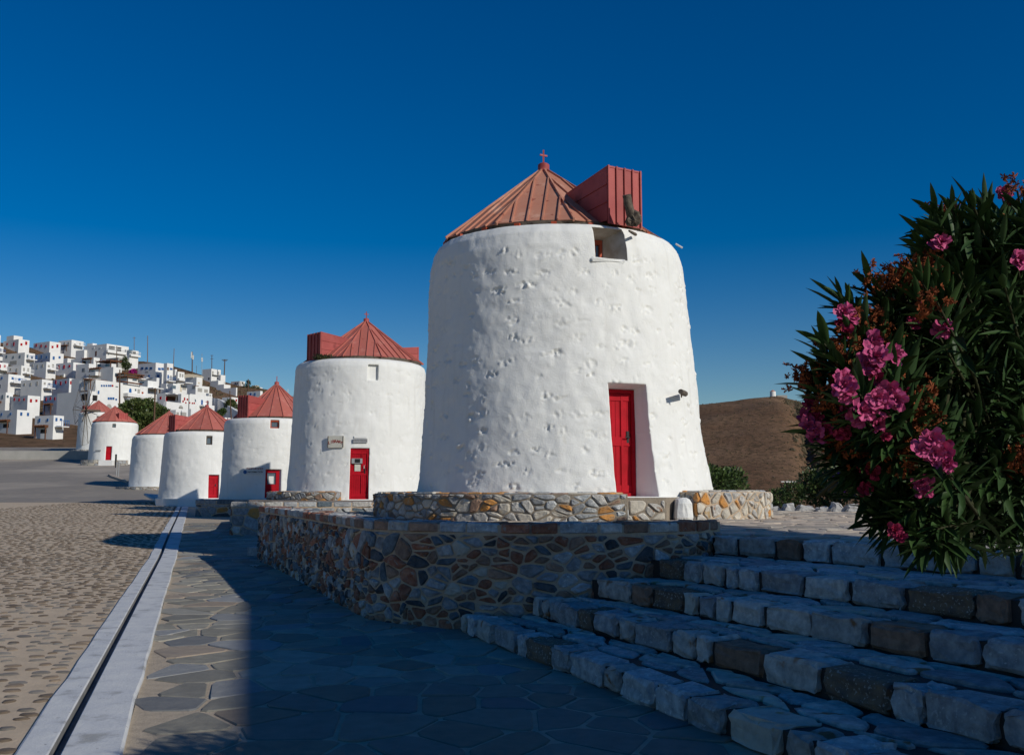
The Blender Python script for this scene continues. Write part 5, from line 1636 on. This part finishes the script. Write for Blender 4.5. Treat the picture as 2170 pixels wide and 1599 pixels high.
tree('dark cypress among bushes on the skyline', [bl_(526, 814, 327, .7, .6, 1.3), bl_(520, 817, 327, .8, .6, .6), bl_(540, 822, 328, 1.6, .6, .5)], 700, .4, [GRD], (1,), 66, 526, 822, 327)
# poles
def pole(label, px, y0, y1, Y, r_=.11, m=POLE, arms=(), lean=0, name='utility_pole', cat='pole', group=None, extra=None):
    a, b_ = at(px, y1, Y), at(px + lean, y0, Y)
    b_ = Vector((b_.x, a.y, b_.z))
    mb = MB(); mb.tube([a - Vector((0, 0, 1.5)), b_], [r_, r_ * .7], 6)
    for (py, w_) in arms:
        c = at(px + lean, py, Y)
        mb.tube([Vector((c.x - w_, c.y, c.z)), Vector((c.x + w_, c.y, c.z))], r_ * .45, 4)
    if extra:
        for (py, h_, dx) in extra:
            c = at(px, py, Y); mb.box(c.x + dx - .22, c.x + dx + .22, c.y - .15, c.y + .15, c.z - h_, c.z + h_, mi=1)
    return tag(mb.build(name, [m, PAPER]), label, cat, group)
POLR = mat('weathered_mast', (.22, .16, .14), (.18, .14, .13), bump=0)
pole('mast with crossbar above the long hilltop house', 284.5, 713, 745, 330, .12, POLR, ((716, .55),))
pole('tall bare pole on the skyline right of the hilltop house', 313, 711, 759, 326, .16, POLR)
pole('leaning bare pole on the skyline above the blue shuttered house', 367.5, 738, 776, 326, .14, POLR, lean=1.6)
pole('thick mast carrying white antenna panels on the skyline', 407.5, 745, 787, 325, .2, POLE, (), 0, extra=((752, 1.0, -.2), (757, .7, .25)))
pole('short thin post beside the white antenna mast', 416.5, 774, 790, 325, .07)
pole('thin lattice mast with two small white dishes', 428, 748, 795, 325, .07, METAL, ((752, .3),), 0, 'radio_mast', 'mast', extra=((760, .35, 0), (764, .35, .05)))
pole('T topped pole directly behind the lone tall house', 449, 752, 784, 323, .14, POLE, ((753, .45), (760, .5)))
pole('leaning T topped pole just right of the lone tall house', 475, 761, 796, 318, .2, POLE, ((762, 1.0), (764, .7)), 1.5)
pole('double pole before the terrace of the long hilltop house', 247.5, 733, 771, 290, .14, POLE, ((736, .5),))
pole('dark utility pole between the brown pergola terraces', 254, 783, 850, 205, .17, POLE)
pole('tall brown pole rising out of the broad green tree', 326.5, 822, 900, 160, .17, POLE, lean=2.5)
pole('slim dark pole before the red shuttered house', 400.5, 833, 870, 200, .1, BLACK)
pole('dark pole on the slope between the skyline house and the red window', 510.5, 808, 842, 270, .14, POLE)
pole('brown pole on the slope beside the cypress', 526, 803, 845, 262, .2, POLE)
pole('leaning brown pole left of the dark red dormer', 492, 828, 890, 150, .11, POLE, lean=-5)
pole('T shaped aerial showing between two windmill roofs', 622, 837, 855, 200, .06, METAL, ((838, .5),))
pole('white stub mast over the red cone roof', 610, 824, 833, 300, .12, PAPER)
# far windmill and buildings on the right-hand hill
fw = empty('windmill', 'tiny white windmill on the summit of the bare brown hill', 'windmill')
g = at(1638, 841, 742); g.z = float(T(g.x, g.y))
b = MB(); b.tube([g - Vector((0, 0, 2)), g + Vector((0, 0, 3.9))], [2.3, 2.1], 20); b.build('tower', WHITEF, fw)
b = MB(); b.tube([g + Vector((0, 0, 3.9)), g + Vector((0, 0, 5.2))], [2.2, .1], 16); b.build('roof', RED, fw)
g = at(1650, 843, 742); g.z = float(T(g.x, g.y))
b = MB(); b.box(g.x - 1.5, g.x + 6, g.y - 2, g.y + 2, g.z - 2, g.z + .9); tag(b.build('stone_hut', GREYC), 'low grey ruin beside the windmill on the bare hill', 'ruin')
g = at(1678, 1028, 380)
b = MB(); b.box(g.x - 4, g.x + 2, g.y, g.y + 4, g.z - 3, g.z + 1.6); tag(b.build('farm_building', WHITEF), 'small white farm building low in the valley behind the shrubs', 'house')
# scrub in the gully and scattered over the hills
rgs = random.Random(91)
SCR = mat('grey_green_scrub', (.06, .055, .028), (.11, .075, .04), scale=.5, bump=0)
sb = MB()
for k in range(3600):
    if k < 1100:
        Ys = rgs.uniform(390, 720)
        pxs = 1722 - (Ys - 380) / 370 * 50 + rgs.gauss(4, 8 + (Ys < 480) * 6)
    elif k < 2100:
        Ys = rgs.uniform(380, 745); pxs = rgs.uniform(1440, 2150)
    else:
        Ys = rgs.uniform(200, 328); pxs = rgs.uniform(0, 640)
    x = (pxs - CX) / F * Ys
    z = float(T(x, Ys))
    r_ = rgs.uniform(.35, 1.1) * (1.6 if k < 1100 else .62)
    n = 5
    vs = [(x + r_ * math.cos(a * 6.283 / n) * rgs.uniform(.7, 1.2), Ys + r_ * math.sin(a * 6.283 / n), z - .3) for a in range(n)]
    vs += [(x + .7 * r_ * math.cos(a * 6.283 / n) * rgs.uniform(.7, 1.2), Ys + .7 * r_ * math.sin(a * 6.283 / n), z + r_ * rgs.uniform(.3, .6)) for a in range(n)] + [(x, Ys, z + r_ * .7)]
    fs = [(i, (i + 1) % n, n + (i + 1) % n, n + i) for i in range(n)] + [(n + i, n + (i + 1) % n, 2 * n) for i in range(n)]
    sb.add(vs, fs)
sb.build('scrub', SCR, kind='stuff')

# ---------------------------------------------------------------- made-up slab beyond the right edge, shaped to cast the steps' shadow
cn = empty('shade_caster', 'made-up flat slab on square columns, added out of frame to shade the steps', 'shade_caster')
sh = Vector((sd.x, sd.y, 0)) / sd.z
Hc = 8.0
q4 = [(-3.38, 14.0), (1.3, 17.7), (3.35, 7.2), (3.9, 4.2), (-1.12, 5.3)]
q4 = [(x + sh.x * Hc, y + sh.y * Hc) for x, y in q4]
b = MB(); n = len(q4)
b.add([(x, y, Hc) for x, y in q4] + [(x, y, Hc + .3) for x, y in q4], [tuple(range(n))[::-1], tuple(range(n, 2 * n))] + [(i, (i + 1) % n, n + (i + 1) % n, n + i) for i in range(n)])
b.build('slab', WHITEF, cn)
for (x, y) in ((q4[4][0] + .8, q4[4][1] + .6), (q4[3][0] - .6, q4[3][1] + .8), ((q4[4][0] + q4[3][0]) / 2 + .3, (q4[4][1] + q4[3][1]) / 2 + 3)):
    b = MB(); b.box(x - .25, x + .25, y - .25, y + .25, 0, Hc); b.build('column', WHITEF, cn)
